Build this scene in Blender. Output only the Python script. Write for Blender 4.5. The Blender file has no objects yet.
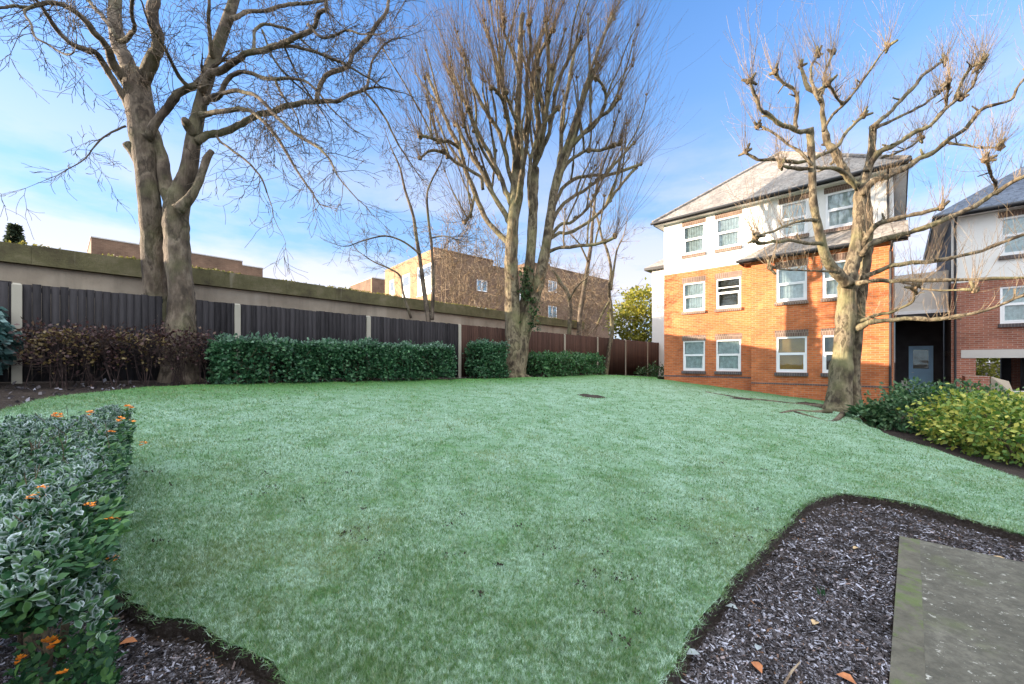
import bpy, math, random
import numpy as np
from mathutils import Vector, noise as mnoise
from mathutils.geometry import delaunay_2d_cdt

random.seed(7)
R = math.radians
sc = bpy.context.scene
COL = sc.collection

# ------------------------------------------------------------------ camera, sky, sun, exposure
F_PX, CX, HY, EYE = 400.0, 512.0, 362.0, 1.6
cam = bpy.data.objects.new('camera', bpy.data.cameras.new('camera'))
COL.objects.link(cam)
cam.location = (0, 0, EYE)
cam.rotation_euler = (R(90), 0, 0)
cam.data.sensor_width = 36.0
cam.data.lens = 36.0 * F_PX / 1024
cam.data.shift_y = (HY - 342.0) / 1024
cam.data.clip_start, cam.data.clip_end = 0.05, 3000
sc.camera = cam

SUN_EL = 8.2
SUN_AZ = Vector((-1.0, 0.02, 0)).normalized()
sun_dir = Vector((SUN_AZ.x * math.cos(R(SUN_EL)), SUN_AZ.y * math.cos(R(SUN_EL)), math.sin(R(SUN_EL))))
sl = bpy.data.lights.new('sun', 'SUN')
sl.energy, sl.angle, sl.color = 4.4, R(0.5), (1.0, 0.81, 0.61)
sun = bpy.data.objects.new('sun', sl)
COL.objects.link(sun)
sun.rotation_euler = (-sun_dir).to_track_quat('-Z', 'Y').to_euler()

world = bpy.data.worlds.new('World')
sc.world = world
world.use_nodes = True
wt = world.node_tree
wt.nodes.clear()
def wn(t, **k):
    n = wt.nodes.new(t)
    for a, b in k.items():
        setattr(n, a, b)
    return n
sky = wn('ShaderNodeTexSky', sky_type='NISHITA', sun_disc=False)
sky.sun_elevation = R(SUN_EL)
sky.sun_rotation = math.atan2(SUN_AZ.x, SUN_AZ.y)
sky.air_density, sky.dust_density, sky.ozone_density = 1.0, 0.25, 2.2
tc = wn('ShaderNodeTexCoord')
sep = wn('ShaderNodeSeparateXYZ')
wt.links.new(tc.outputs['Generated'], sep.inputs[0])
mp = wn('ShaderNodeMapping')
mp.inputs['Scale'].default_value = (1.3, 1.3, 4.0)
mp.inputs['Location'].default_value = (2.3, 5.1, 0.7)
wt.links.new(tc.outputs['Generated'], mp.inputs[0])
nz = wn('ShaderNodeTexNoise')
nz.inputs['Scale'].default_value, nz.inputs['Detail'].default_value, nz.inputs['Roughness'].default_value = 1.7, 7, 0.58
wt.links.new(mp.outputs[0], nz.inputs['Vector'])
def wramp(src, stops):
    r = wn('ShaderNodeValToRGB')
    e = r.color_ramp.elements
    while len(e) < len(stops):
        e.new(0.5)
    for k, (p, v) in enumerate(stops):
        e[k].position = p
        e[k].color = (v, v, v, 1)
    wt.links.new(src, r.inputs[0])
    return r.outputs[0]
def wmath(op, a, b):
    m = wn('ShaderNodeMath', operation=op)
    for k, v in enumerate((a, b)):
        if isinstance(v, (int, float)):
            m.inputs[k].default_value = v
        else:
            wt.links.new(v, m.inputs[k])
    return m.outputs[0]
cl = wramp(nz.outputs['Fac'], [(0.40, 0.0), (0.57, 1.0)])
elev = wramp(sep.outputs['Z'], [(0.0, 1.0), (0.16, 0.95), (0.34, 0.45), (0.52, 0.0)])
azim = wramp(wmath('MULTIPLY_ADD', sep.outputs['X'], -0.5), [(0.0, 0.4), (1.0, 1.0)])
cloud = wmath('MULTIPLY', wmath('MULTIPLY', cl, elev), 0.85)
low = wramp(sep.outputs['Z'], [(0.0, 0.88), (0.25, 0.62), (0.75, 0.0)])
tint = wn('ShaderNodeMix', data_type='RGBA', blend_type='MULTIPLY')
tint.inputs['Factor'].default_value = 1.0
wt.links.new(sky.outputs[0], tint.inputs['A'])
tint.inputs['B'].default_value = (0.50, 0.74, 1.05, 1)
hz = wn('ShaderNodeMix', data_type='RGBA')          # pale winter haze low in the sky
wt.links.new(low, hz.inputs['Factor'])
wt.links.new(tint.outputs['Result'], hz.inputs['A'])
hz.inputs['B'].default_value = (0.76, 1.08, 1.55, 1)
wmix = wn('ShaderNodeMix', data_type='RGBA')
wt.links.new(cloud, wmix.inputs['Factor'])
wt.links.new(hz.outputs['Result'], wmix.inputs['A'])
wmix.inputs['B'].default_value = (2.0, 1.88, 2.02, 1)
bg = wn('ShaderNodeBackground')
bg.inputs['Strength'].default_value = 0.15
# added bright cloud fill, unseen overhead and behind the camera, lifts the shade
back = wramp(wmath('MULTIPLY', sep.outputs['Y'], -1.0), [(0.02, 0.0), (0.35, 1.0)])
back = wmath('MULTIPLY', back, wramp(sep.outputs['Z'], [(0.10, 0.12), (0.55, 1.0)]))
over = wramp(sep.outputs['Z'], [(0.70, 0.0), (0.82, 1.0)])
fill_bank = wmath('MULTIPLY', wmath('MAXIMUM', back, over), wramp(nz.outputs['Fac'], [(0.30, 0.35), (0.60, 1.0)]))
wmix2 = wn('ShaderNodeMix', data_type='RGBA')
wt.links.new(fill_bank, wmix2.inputs['Factor'])
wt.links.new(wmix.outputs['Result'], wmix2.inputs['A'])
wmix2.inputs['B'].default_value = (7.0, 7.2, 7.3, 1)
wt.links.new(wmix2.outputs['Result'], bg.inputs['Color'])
wo = wn('ShaderNodeOutputWorld')
wt.links.new(bg.outputs[0], wo.inputs[0])

sc.view_settings.view_transform = 'Standard'
sc.view_settings.look = 'None'
sc.view_settings.gamma = 1
sc.view_settings.use_curve_mapping = False
sc.view_settings.exposure = 1.95
sc.render.engine = 'CYCLES'
sc.cycles.max_bounces = 8
sc.cycles.transparent_max_bounces = 16
sc.cycles.use_denoising = True

# ------------------------------------------------------------------ helpers
def V(*a):
    return Vector(a)

def P(px, py, Y):
    return Vector(((px - CX) / F_PX * Y, Y, EYE - (py - HY) / F_PX * Y))

def g(X, Y):
    """height of the terrain"""
    X = np.asarray(X, float); Y = np.asarray(Y, float)
    Ye = np.where(Y > 18, 18 + 0.3 * (Y - 18), Y)
    Ye = np.where(Ye < -2, -2, Ye)
    Xc = np.clip(X, -14, 30)
    h = 0.05 - 0.075 * Xc + 0.065 * np.clip(Ye, -2, 24) + 0.03 * np.maximum(0, -Xc - 2)
    h = np.clip(h, -0.45, 1.35)
    d = np.hypot(X, Y - 10)
    w = np.clip((d - 45) / 40, 0, 1)
    return h * (1 - w) + 0.3 * w

def gz(X, Y):
    return float(g(X, Y))

def on_ground(px, py, off=0.0):
    u, v = (px - CX) / F_PX, (py - HY) / F_PX
    t = 5.0
    for _ in range(60):
        z = gz(u * t, t) + off
        t = 0.5 * t + 0.5 * (EYE - z) / max(v, 0.02)
    return Vector((u * t, t, gz(u * t, t) + off))

def on_ground_np(px, py, off=0.0):
    u, v = (px - CX) / F_PX, (py - HY) / F_PX
    t = np.full_like(u, 5.0)
    for _ in range(50):
        t = 0.5 * t + 0.5 * (EYE - g(u * t, t) - off) / np.maximum(v, 0.02)
    return u * t, t

def tag(o, label=None, cat=None, group=None, kind=None):
    if label: o['label'] = label
    if cat: o['category'] = cat
    if group: o['group'] = group
    if kind: o['kind'] = kind
    return o

LOC = {}
def thing(name, label, cat, loc=(0, 0, 0), group=None):
    o = bpy.data.objects.new(name, None)
    COL.objects.link(o)
    o.location = loc
    o.empty_display_size = 0.2
    LOC[o] = Vector(loc)
    return tag(o, label, cat, group)

class MB:
    def __init__(self):
        self.v, self.f = [], []
    def quad(self, a, b, c, d):
        k = len(self.v)
        self.v += [tuple(a), tuple(b), tuple(c), tuple(d)]
        self.f.append((k, k + 1, k + 2, k + 3))
    def tri(self, a, b, c):
        k = len(self.v)
        self.v += [tuple(a), tuple(b), tuple(c)]
        self.f.append((k, k + 1, k + 2))
    def hexa(self, p):
        k = len(self.v)
        self.v += [tuple(q) for q in p]
        for f in ((0, 3, 2, 1), (4, 5, 6, 7), (0, 1, 5, 4), (1, 2, 6, 5), (2, 3, 7, 6), (3, 0, 4, 7)):
            self.f.append(tuple(k + i for i in f))
    def box(self, c, s):
        x, y, z = c; a, b, d = (q / 2 for q in s)
        self.hexa([(x-a, y-b, z-d), (x+a, y-b, z-d), (x+a, y+b, z-d), (x-a, y+b, z-d),
                   (x-a, y-b, z+d), (x+a, y-b, z+d), (x+a, y+b, z+d), (x-a, y+b, z+d)])
    def tube(self, pts, rad, n=6, cap=True):
        m = len(pts)
        if m < 2: return
        k0 = len(self.v)
        up = Vector((0.13, 0.31, 1)) if abs((pts[1] - pts[0]).normalized().z) < 0.9 else Vector((1, 0.2, 0.1))
        t0 = (pts[1] - pts[0]).normalized()
        a = t0.cross(up).normalized()
        for i in range(m):
            t = (pts[min(i + 1, m - 1)] - pts[max(i - 1, 0)]).normalized()
            a = (a - t * a.dot(t))
            if a.length < 1e-6: a = t.orthogonal()
            a.normalize()
            b = t.cross(a)
            r = rad[i]
            for j in range(n):
                an = 2 * math.pi * j / n
                self.v.append(tuple(pts[i] + a * (r * math.cos(an)) + b * (r * math.sin(an))))
        for i in range(m - 1):
            for j in range(n):
                q = k0 + i * n
                self.f.append((q + j, q + (j + 1) % n, q + n + (j + 1) % n, q + n + j))
        if cap:
            self.f.append(tuple(k0 + (m - 1) * n + j for j in range(n)))
            self.f.append(tuple(k0 + n - 1 - j for j in range(n)))
    def blob(self, c, r, rs, sub=1):
        """a rough knuckle"""
        k = len(self.v); n, m = 7, 5
        for i in range(m + 1):
            th = math.pi * i / m
            for j in range(n):
                ph = 2 * math.pi * j / n
                q = r * rs.uniform(0.7, 1.25)
                self.v.append((c[0] + q * math.sin(th) * math.cos(ph), c[1] + q * math.sin(th) * math.sin(ph), c[2] + q * math.cos(th)))
        for i in range(m):
            for j in range(n):
                self.f.append((k + i*n + j, k + (i+1)*n + j, k + (i+1)*n + (j+1) % n, k + i*n + (j+1) % n))

def link(name, me, parent):
    o = bpy.data.objects.new(name, me)
    COL.objects.link(o)
    if parent is not None:
        o.parent = parent
    return o

def root_loc(parent):
    while parent is not None:
        if parent in LOC: return LOC[parent]
        parent = parent.parent
    return Vector((0, 0, 0))

def part(name, mb, mat, parent=None, smooth=False):
    me = bpy.data.meshes.new(name)
    L = root_loc(parent)
    v = [(p[0] - L.x, p[1] - L.y, p[2] - L.z) for p in mb.v]
    me.from_pydata(v, [], mb.f)
    if smooth:
        me.polygons.foreach_set('use_smooth', [True] * len(me.polygons))
    me.materials.append(mat)
    me.update()
    return link(name, me, parent)

def np_mesh(name, verts, tris, mat, parent=None, fattr=None, pattr=None):
    """numpy triangles -> one object; fattr/pattr: dict of float attributes"""
    me = bpy.data.meshes.new(name)
    L = root_loc(parent)
    verts = verts - np.array([L.x, L.y, L.z])
    nv, nt = len(verts), len(tris)
    me.vertices.add(nv); me.loops.add(nt * 3); me.polygons.add(nt)
    me.vertices.foreach_set('co', verts.astype(np.float32).ravel())
    me.loops.foreach_set('vertex_index', tris.astype(np.int32).ravel())
    me.polygons.foreach_set('loop_start', (np.arange(nt) * 3).astype(np.int32))
    for dom, d in (('FACE', fattr), ('POINT', pattr)):
        for k, a in (d or {}).items():
            at = me.attributes.new(k, 'FLOAT', dom)
            at.data.foreach_set('value', np.asarray(a, np.float32))
    me.materials.append(mat)
    me.update(calc_edges=True)
    return link(name, me, parent)

# ------------------------------------------------------------------ materials
class NT:
    def __init__(self, name):
        self.m = bpy.data.materials.new(name)
        self.m.use_nodes = True
        self.t = self.m.node_tree
        self.b = self.t.nodes['Principled BSDF']
        self.out = self.t.nodes['Material Output']
    def n(self, t, **k):
        q = self.t.nodes.new(t)
        for a, b in k.items(): setattr(q, a, b)
        return q
    def l(self, a, b): self.t.links.new(a, b)
    def pos(self):
        return self.n('ShaderNodeNewGeometry').outputs['Position']
    def noise(self, scale, detail=4, rough=0.55, vec=None, sx=(1, 1, 1)):
        q = self.n('ShaderNodeTexNoise')
        q.inputs['Scale'].default_value, q.inputs['Detail'].default_value, q.inputs['Roughness'].default_value = scale, detail, rough
        v = vec or self.pos()
        if sx != (1, 1, 1):
            mpn = self.n('ShaderNodeMapping'); mpn.inputs['Scale'].default_value = sx
            self.l(v, mpn.inputs[0]); v = mpn.outputs[0]
        self.l(v, q.inputs['Vector'])
        return q.outputs['Fac']
    def ramp(self, src, stops):
        r = self.n('ShaderNodeValToRGB')
        e = r.color_ramp.elements
        while len(e) < len(stops): e.new(0.5)
        for k, (p, c) in enumerate(stops):
            e[k].position = p
            e[k].color = (c, c, c, 1) if isinstance(c, (int, float)) else (*c, 1)
        self.l(src, r.inputs[0])
        return r.outputs[0]
    def mix(self, fac, a, b, mode='MIX'):
        q = self.n('ShaderNodeMix', data_type='RGBA', blend_type=mode)
        for s, v in (('Factor', fac), ('A', a), ('B', b)):
            i = q.inputs[s]
            if isinstance(v, (int, float)): i.default_value = v if s == 'Factor' else (v, v, v, 1)
            elif isinstance(v, tuple): i.default_value = (*v, 1)
            else: self.l(v, i)
        return q.outputs['Result']
    def math(self, op, a, b=0.0):
        q = self.n('ShaderNodeMath', operation=op)
        for k, v in enumerate((a, b)):
            if isinstance(v, (int, float)): q.inputs[k].default_value = v
            else: self.l(v, q.inputs[k])
        return q.outputs[0]
    def attr(self, name):
        return self.n('ShaderNodeAttribute', attribute_name=name).outputs['Fac']
    def col(self, c):
        if isinstance(c, tuple): self.b.inputs['Base Color'].default_value = (*c, 1)
        else: self.l(c, self.b.inputs['Base Color'])
    def rough(self, r, spec=None):
        self.b.inputs['Roughness'].default_value = r
        if spec is not None: self.b.inputs['Specular IOR Level'].default_value = spec
    def bump(self, h, strength=0.5, dist=0.02):
        q = self.n('ShaderNodeBump')
        q.inputs['Strength'].default_value, q.inputs['Distance'].default_value = strength, dist
        self.l(h, q.inputs['Height'])
        self.l(q.outputs[0], self.b.inputs['Normal'])

def plain(name, c, rough=0.6, var=0.25, scale=3.0, metal=0.0, spec=0.4):
    n = NT(name)
    f = n.noise(scale, 5, 0.6)
    lo = tuple(q * (1 - var) for q in c); hi = tuple(min(1, q * (1 + var)) for q in c)
    n.col(n.ramp(f, [(0.3, lo), (0.7, hi)]))
    n.rough(rough, spec)
    n.b.inputs['Metallic'].default_value = metal
    n.bump(n.noise(scale * 14, 3), 0.15, 0.01)
    return n.m

def wall_vec(n, d):
    p = n.pos()
    dp = n.n('ShaderNodeVectorMath', operation='DOT_PRODUCT')
    dp.inputs[1].default_value = (d[0], d[1], 0)
    n.l(p, dp.inputs[0])
    s = n.n('ShaderNodeSeparateXYZ'); n.l(p, s.inputs[0])
    c = n.n('ShaderNodeCombineXYZ')
    n.l(dp.outputs['Value'], c.inputs[0]); n.l(s.outputs['Z'], c.inputs[1])
    return c.outputs[0]

def brick_mat(name, d, c1, c2, mortar, dark=0.35, bw=0.225, bh=0.075):
    n = NT(name)
    v = wall_vec(n, d)
    b = n.n('ShaderNodeTexBrick')
    b.inputs['Scale'].default_value = 1.0
    b.inputs['Brick Width'].default_value, b.inputs['Row Height'].default_value = bw, bh
    b.inputs['Mortar Size'].default_value, b.inputs['Mortar Smooth'].default_value = 0.008, 0.2
    b.inputs['Color1'].default_value, b.inputs['Color2'].default_value, b.inputs['Mortar'].default_value = (*c1, 1), (*c2, 1), (*mortar, 1)
    b.inputs['Bias'].default_value = -0.1
    n.l(v, b.inputs['Vector'])
    f = n.noise(0.9, 6, 0.65)
    st = n.ramp(f, [(0.3, 1.0 - dark), (0.65, 1.12)])
    f2 = n.noise(5.0, 3, 0.6, vec=v, sx=(0.6, 3.0, 1))
    st2 = n.ramp(f2, [(0.3, 0.8), (0.7, 1.15)])
    n.col(n.mix(1.0, n.mix(1.0, b.outputs['Color'], st, 'MULTIPLY'), st2, 'MULTIPLY'))
    n.rough(0.85, 0.25)
    n.bump(b.outputs['Fac'], -0.5, 0.008)
    return n.m

def render_mat(name, c, dirt=0.25):
    n = NT(name)
    f = n.noise(0.8, 6, 0.65, sx=(1, 1, 0.35))
    f2 = n.noise(6, 5, 0.7)
    a = n.mix(n.ramp(f, [(0.4, 0.0), (0.8, dirt)]), c, tuple(q * 0.62 for q in c))
    n.col(n.mix(n.ramp(f2, [(0.45, 0.0), (0.75, 0.18)]), a, tuple(q * 0.7 for q in c)))
    n.rough(0.8, 0.3)
    n.bump(n.noise(60, 3), 0.2, 0.006)
    return n.m

def bark_mat(name, base, pale, dark, patch=2.5, moss=None):
    n = NT(name)
    f = n.noise(patch, 5, 0.6, sx=(1, 1, 0.55))
    f2 = n.noise(14, 5, 0.7, sx=(1, 1, 0.2))
    c = n.ramp(f, [(0.38, dark), (0.46, base), (0.53, pale), (0.59, dark), (0.64, base), (0.72, pale)])
    c = n.mix(n.ramp(f2, [(0.35, 0.55), (0.62, 0.0)]), c, dark)
    if moss:
        c = n.mix(n.ramp(n.noise(1.1, 4, 0.6), [(0.48, 0.0), (0.68, 0.6)]), c, moss)
    n.col(c)
    n.rough(0.85, 0.25)
    n.bump(n.math('ADD', f2, n.math('MULTIPLY', n.noise(5, 4, 0.6, sx=(1, 1, 0.6)), 0.8)), 0.9, 0.05)
    return n.m

def leaf_mat(name, c1, c2, c3=None, frost=None, transl=0.25, rough=0.45):
    n = NT(name)
    r = n.attr('rnd')
    st = [(0.0, c1), (0.6, c2)] if c3 is None else [(0.0, c1), (0.55, c2), (0.9, c3)]
    c = n.ramp(r, st)
    c = n.mix(n.ramp(n.noise(3.0, 3), [(0.35, 0.0), (0.7, 0.35)]), c, tuple(q * 0.6 for q in c1))
    if frost:
        e = n.math('MULTIPLY', n.ramp(n.attr('frost'), [(0.20, 0.0), (0.88, 0.95)]), n.ramp(n.noise(140, 2), [(0.3, 0.45), (0.6, 1.0)]))
        c = n.mix(e, c, frost)
    n.col(c)
    n.rough(rough, 0.35)
    tr = n.n('ShaderNodeBsdfTranslucent')
    n.l(c, tr.inputs['Color']) if not isinstance(c, tuple) else None
    mx = n.n('ShaderNodeMixShader'); mx.inputs[0].default_value = transl
    n.l(n.b.outputs[0], mx.inputs[1]); n.l(tr.outputs[0], mx.inputs[2])
    n.l(mx.outputs[0], n.out.inputs[0])
    return n.m

def glass_mat(name):
    n = NT(name)
    fr = n.n('ShaderNodeFresnel'); fr.inputs['IOR'].default_value = 1.65
    tr = n.n('ShaderNodeBsdfTransparent'); tr.inputs['Color'].default_value = (0.90, 0.95, 0.95, 1)
    gl = n.n('ShaderNodeBsdfGlossy'); gl.inputs['Roughness'].default_value = 0.03
    bp = n.n('ShaderNodeBump'); bp.inputs['Strength'].default_value, bp.inputs['Distance'].default_value = 0.08, 0.05
    n.l(n.noise(1.6, 2), bp.inputs['Height']); n.l(bp.outputs[0], gl.inputs['Normal'])
    mx = n.n('ShaderNodeMixShader')
    n.l(n.math('ADD', n.math('MULTIPLY', fr.outputs[0], 0.75), 0.03), mx.inputs[0])
    n.l(tr.outputs[0], mx.inputs[1]); n.l(gl.outputs[0], mx.inputs[2])
    n.l(mx.outputs[0], n.out.inputs[0])
    return n.m

D_F = Vector((0.719, -0.695, 0)); N_F = Vector((-0.695, -0.719, 0))      # along and out of the brick fronts
D_G = Vector((0.6617, 0.7498, 0)); N_G = Vector((0.7498, -0.6617, 0))    # along the fence, towards the lawn
M = {}
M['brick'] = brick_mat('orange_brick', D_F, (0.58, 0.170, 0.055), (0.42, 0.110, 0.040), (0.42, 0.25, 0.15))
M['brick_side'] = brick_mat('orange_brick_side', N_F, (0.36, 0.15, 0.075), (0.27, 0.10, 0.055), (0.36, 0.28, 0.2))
M['brick_red'] = brick_mat('red_brick', D_F, (0.36, 0.135, 0.085), (0.27, 0.095, 0.065), (0.36, 0.28, 0.23))
M['brick_far'] = brick_mat('brown_brick', D_G, (0.19, 0.115, 0.075), (0.155, 0.092, 0.06), (0.22, 0.155, 0.11))  # darker copy of one brick: shade painted in for faces away from the sun
M['brick_far_side'] = brick_mat('brown_brick_side', Vector((-.6375, .77, 0)), (0.40, 0.215, 0.11), (0.33, 0.17, 0.09), (0.38, 0.28, 0.19))  # lighter copy of the same brick: sunlight painted into the left faces
M['soldier'] = brick_mat('grey_soldier_course', D_F, (0.20, 0.13, 0.10), (0.15, 0.10, 0.085), (0.33, 0.27, 0.22), bw=0.075, bh=0.225)
M['blue_brick'] = brick_mat('dark_sill_brick', D_F, (0.10, 0.085, 0.09), (0.13, 0.105, 0.10), (0.2, 0.18, 0.17), bw=0.075, bh=0.2)
M['white'] = render_mat('white_render', (0.78, 0.77, 0.74), 0.12)
M['pale'] = render_mat('pale_render', (0.72, 0.69, 0.64), 0.45)
M['upvc'] = plain('white_plastic', (0.80, 0.81, 0.82), 0.35, 0.03)
M['black'] = plain('black_gutter', (0.022, 0.023, 0.027), 0.4, 0.2)
M['soffit'] = plain('white_soffit', (0.7, 0.69, 0.66), 0.6, 0.06)
M['glass'] = glass_mat('window_glass')
M['net'] = plain('net_curtain', (0.70, 0.73, 0.74), 0.9, 0.25, 7.0)
M['blind'] = plain('ochre_blind', (0.50, 0.27, 0.06), 0.8, 0.15, 2.0)  # orange-brown reflections of the bay panes put into a sheet's colour
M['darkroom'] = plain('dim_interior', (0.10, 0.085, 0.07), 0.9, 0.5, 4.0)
M['concrete'] = render_mat('concrete_post', (0.36, 0.33, 0.27), 0.5)
M['beam'] = render_mat('concrete_beam', (0.50, 0.48, 0.45), 0.3)
M['bluedoor'] = plain('blue_paint', (0.36, 0.62, 0.84), 0.45, 0.06)
M['darkwall'] = plain('dark_panel', (0.035, 0.032, 0.036), 0.7, 0.3)  # near-black puts the shade of passage and return wall into the colour
M['tarmac'] = plain('tarmac', (0.075, 0.075, 0.08), 0.9, 0.3, 5)

def tile_mat(name, c, frost, amt, d):
    n = NT(name)
    v = wall_vec(n, d)
    b = n.n('ShaderNodeTexBrick')
    b.inputs['Scale'].default_value = 1.0
    b.inputs['Brick Width'].default_value, b.inputs['Row Height'].default_value = 0.3, 0.115
    b.inputs['Mortar Size'].default_value = 0.012
    b.inputs['Color1'].default_value, b.inputs['Color2'].default_value = (*c, 1), (*(q * 0.75 for q in c), 1)
    b.inputs['Mortar'].default_value = (*(q * 0.45 for q in c), 1)
    n.l(v, b.inputs['Vector'])
    f = n.noise(1.4, 7, 0.7)
    f2 = n.noise(9, 4, 0.7)
    k = n.math('MULTIPLY', n.ramp(f, [(0.30, 0.15), (0.55, 1.0)]), n.ramp(f2, [(0.36, 0.15), (0.56, 1.0)]))
    n.col(n.mix(n.math('MULTIPLY', k, amt), b.outputs['Color'], frost))
    n.rough(0.8, 0.3)
    n.bump(b.outputs['Fac'], -0.6, 0.015)
    return n.m
M['tile'] = tile_mat('frosted_roof_tile', (0.15, 0.13, 0.115), (0.42, 0.385, 0.345), 0.58, D_F)
M['slate'] = tile_mat('blue_slate_roof', (0.06, 0.075, 0.11), (0.25, 0.30, 0.38), 0.35, D_F)

def fence_mat(name, c1, c2):
    n = NT(name)
    r = n.attr('rnd')
    c = n.ramp(r, [(0.0, c1), (1.0, c2)])
    f = n.noise(5, 6, 0.7, sx=(6, 6, 0.5))
    c = n.mix(n.ramp(f, [(0.4, 0.0), (0.75, 0.4)]), c, tuple(q * 1.9 for q in c2))
    n.col(c); n.rough(0.8, 0.12)
    n.bump(f, 0.4, 0.01)
    return n.m
M['fence_dark'] = fence_mat('black_stained_boards', (0.009, 0.008, 0.009), (0.034, 0.031, 0.033))  # same boards throughout; the left run's dimmer light is put into its colour
M['fence_brown'] = fence_mat('brown_stained_boards', (0.034, 0.018, 0.014), (0.060, 0.032, 0.024))  # browner copy of those boards for the light on the right run

def garage_mats():
    n = NT('garage_render')
    c = n.ramp(n.noise(0.7, 6, 0.65), [(0.3, (0.23, 0.19, 0.145)), (0.5, (0.32, 0.27, 0.21)), (0.7, (0.40, 0.345, 0.275))])
    stk = n.noise(1.6, 5, 0.65, sx=(1, 1, 0.08))
    c = n.mix(n.ramp(stk, [(0.48, 0.0), (0.72, 0.6)]), c, (0.13, 0.11, 0.085))
    n.col(c); n.rough(0.9, 0.2); n.bump(n.noise(30, 4), 0.3, 0.02)
    M['garage'] = n.m
    n = NT('mossy_fascia')
    c = n.ramp(n.noise(1.6, 7, 0.7), [(0.28, (0.070, 0.058, 0.038)), (0.5, (0.125, 0.115, 0.060)), (0.72, (0.20, 0.17, 0.11))])
    stk = n.noise(2.0, 4, 0.6, sx=(1, 1, 0.1))
    c = n.mix(n.ramp(stk, [(0.6, 0.0), (0.72, 0.55)]), c, (0.42, 0.38, 0.30))
    n.col(c); n.rough(0.95, 0.15); n.bump(n.noise(18, 6, 0.75), 0.6, 0.04)
    M['fascia'] = n.m
garage_mats()

# ------------------------------------------------------------------ framed building helper
class Frame:
    def __init__(self, A, d, n):
        self.A, self.d, self.n = Vector((A[0], A[1], 0)), d, n
    def p(self, s, q, z):
        r = self.A + self.d * s + self.n * q
        return Vector((r.x, r.y, z))
    def box(self, mb, s0, s1, q0, q1, z0, z1):
        p = self.p
        mb.hexa([p(s0, q1, z0), p(s1, q1, z0), p(s1, q0, z0), p(s0, q0, z0),
                 p(s0, q1, z1), p(s1, q1, z1), p(s1, q0, z1), p(s0, q0, z1)])
    def wall(self, mb, s0, s1, z0, z1, q, holes=(), reveal=0.12):
        ss = sorted({s0, s1, *[h[0] for h in holes], *[h[1] for h in holes]})
        zs = sorted({z0, z1, *[h[2] for h in holes], *[h[3] for h in holes]})
        p = self.p
        for a, b in zip(ss, ss[1:]):
            for c, d in zip(zs, zs[1:]):
                m, k = (a + b) / 2, (c + d) / 2
                if any(h[0] < m < h[1] and h[2] < k < h[3] for h in holes): continue
                mb.quad(p(a, q, c), p(b, q, c), p(b, q, d), p(a, q, d))
        for h in holes:
            a, b, c, d = h
            r = q - reveal
            mb.quad(p(a, q, c), p(a, r, c), p(a, r, d), p(a, q, d))
            mb.quad(p(b, r, c), p(b, q, c), p(b, q, d), p(b, r, d))
            mb.quad(p(a, r, d), p(b, r, d), p(b, q, d), p(a, q, d))
            mb.quad(p(a, q, c), p(b, q, c), p(b, r, c), p(a, r, c))

def window(fr, root, s0, s1, z0, z1, q, curtain='net', lintel='soldier', sill='blue_brick', lh=0.25, open_gap=0.0, tilt=False):
    fw = 0.065
    m = MB()
    a, b = q - 0.10, q - 0.025
    fr.box(m, s0, s0 + fw, a, b, z0, z1); fr.box(m, s1 - fw, s1, a, b, z0, z1)
    fr.box(m, s0 + fw, s1 - fw, a, b, z0, z0 + fw); fr.box(m, s0 + fw, s1 - fw, a, b, z1 - fw, z1)
    zm = z0 + (z1 - z0) * 0.52
    fr.box(m, s0 + fw, s1 - fw, a + .01, b + .012, zm - 0.045, zm + 0.045)
    # lower sash stands a little proud
    fr.box(m, s0 + fw + .002, s0 + fw + 0.045, a + .02, b + .008, z0 + fw, zm - 0.045)
    fr.box(m, s1 - fw - 0.045, s1 - fw - .002, a + .02, b + .008, z0 + fw, zm - 0.045)
    fr.box(m, s0 + fw + 0.045, s1 - fw - 0.045, a + .02, b + .008, z0 + fw + .002, z0 + fw + 0.05)
    if open_gap:
        fr.box(m, s0 + fw + .002, s1 - fw - .002, a + .012, b + .004, zm + open_gap, zm + open_gap + 0.05)
    w = part('window', m, M['upvc'], root)
    mp_ = MB()
    fr.box(mp_, s0 + fw, s1 - fw, q - 0.068, q - 0.062, zm + 0.045, z1 - fw)
    fr.box(mp_, s0 + fw + .045, s1 - fw - .045, q - 0.064, q - 0.058, z0 + fw + .05, zm - 0.045)
    part('pane', mp_, M['glass'], w)
    mc = MB()
    nf = 18
    for i in range(nf):
        sa = s0 + (s1 - s0) * i / nf; sb = s0 + (s1 - s0) * (i + 1) / nf
        qa = q - 0.115 - 0.02 * (i % 2); qb = q - 0.115 - 0.02 * ((i + 1) % 2)
        if curtain != 'net': qa = qb = q - 0.13
        mc.quad(fr.p(sa, qa, z0), fr.p(sb, qb, z0), fr.p(sb, qb, z1), fr.p(sa, qa, z1))
    part('curtain' if curtain == 'net' else 'blind', mc, M[curtain], w)  # sheets other than net paint a pane reflection and a dim room tone
    if sill:
        ms = MB(); fr.box(ms, s0 - 0.04, s1 + 0.04, q - 0.06, q + 0.085, z0 - 0.13, z0 - 0.004)
        part('sill', ms, M[sill], w)
    if lintel:
        ml = MB(); fr.box(ml, s0 - 0.04, s1 + 0.04, q - 0.05, q + 0.006, z1 + 0.003, z1 + lh)
        part('lintel', ml, M[lintel], w)
    return w

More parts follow.
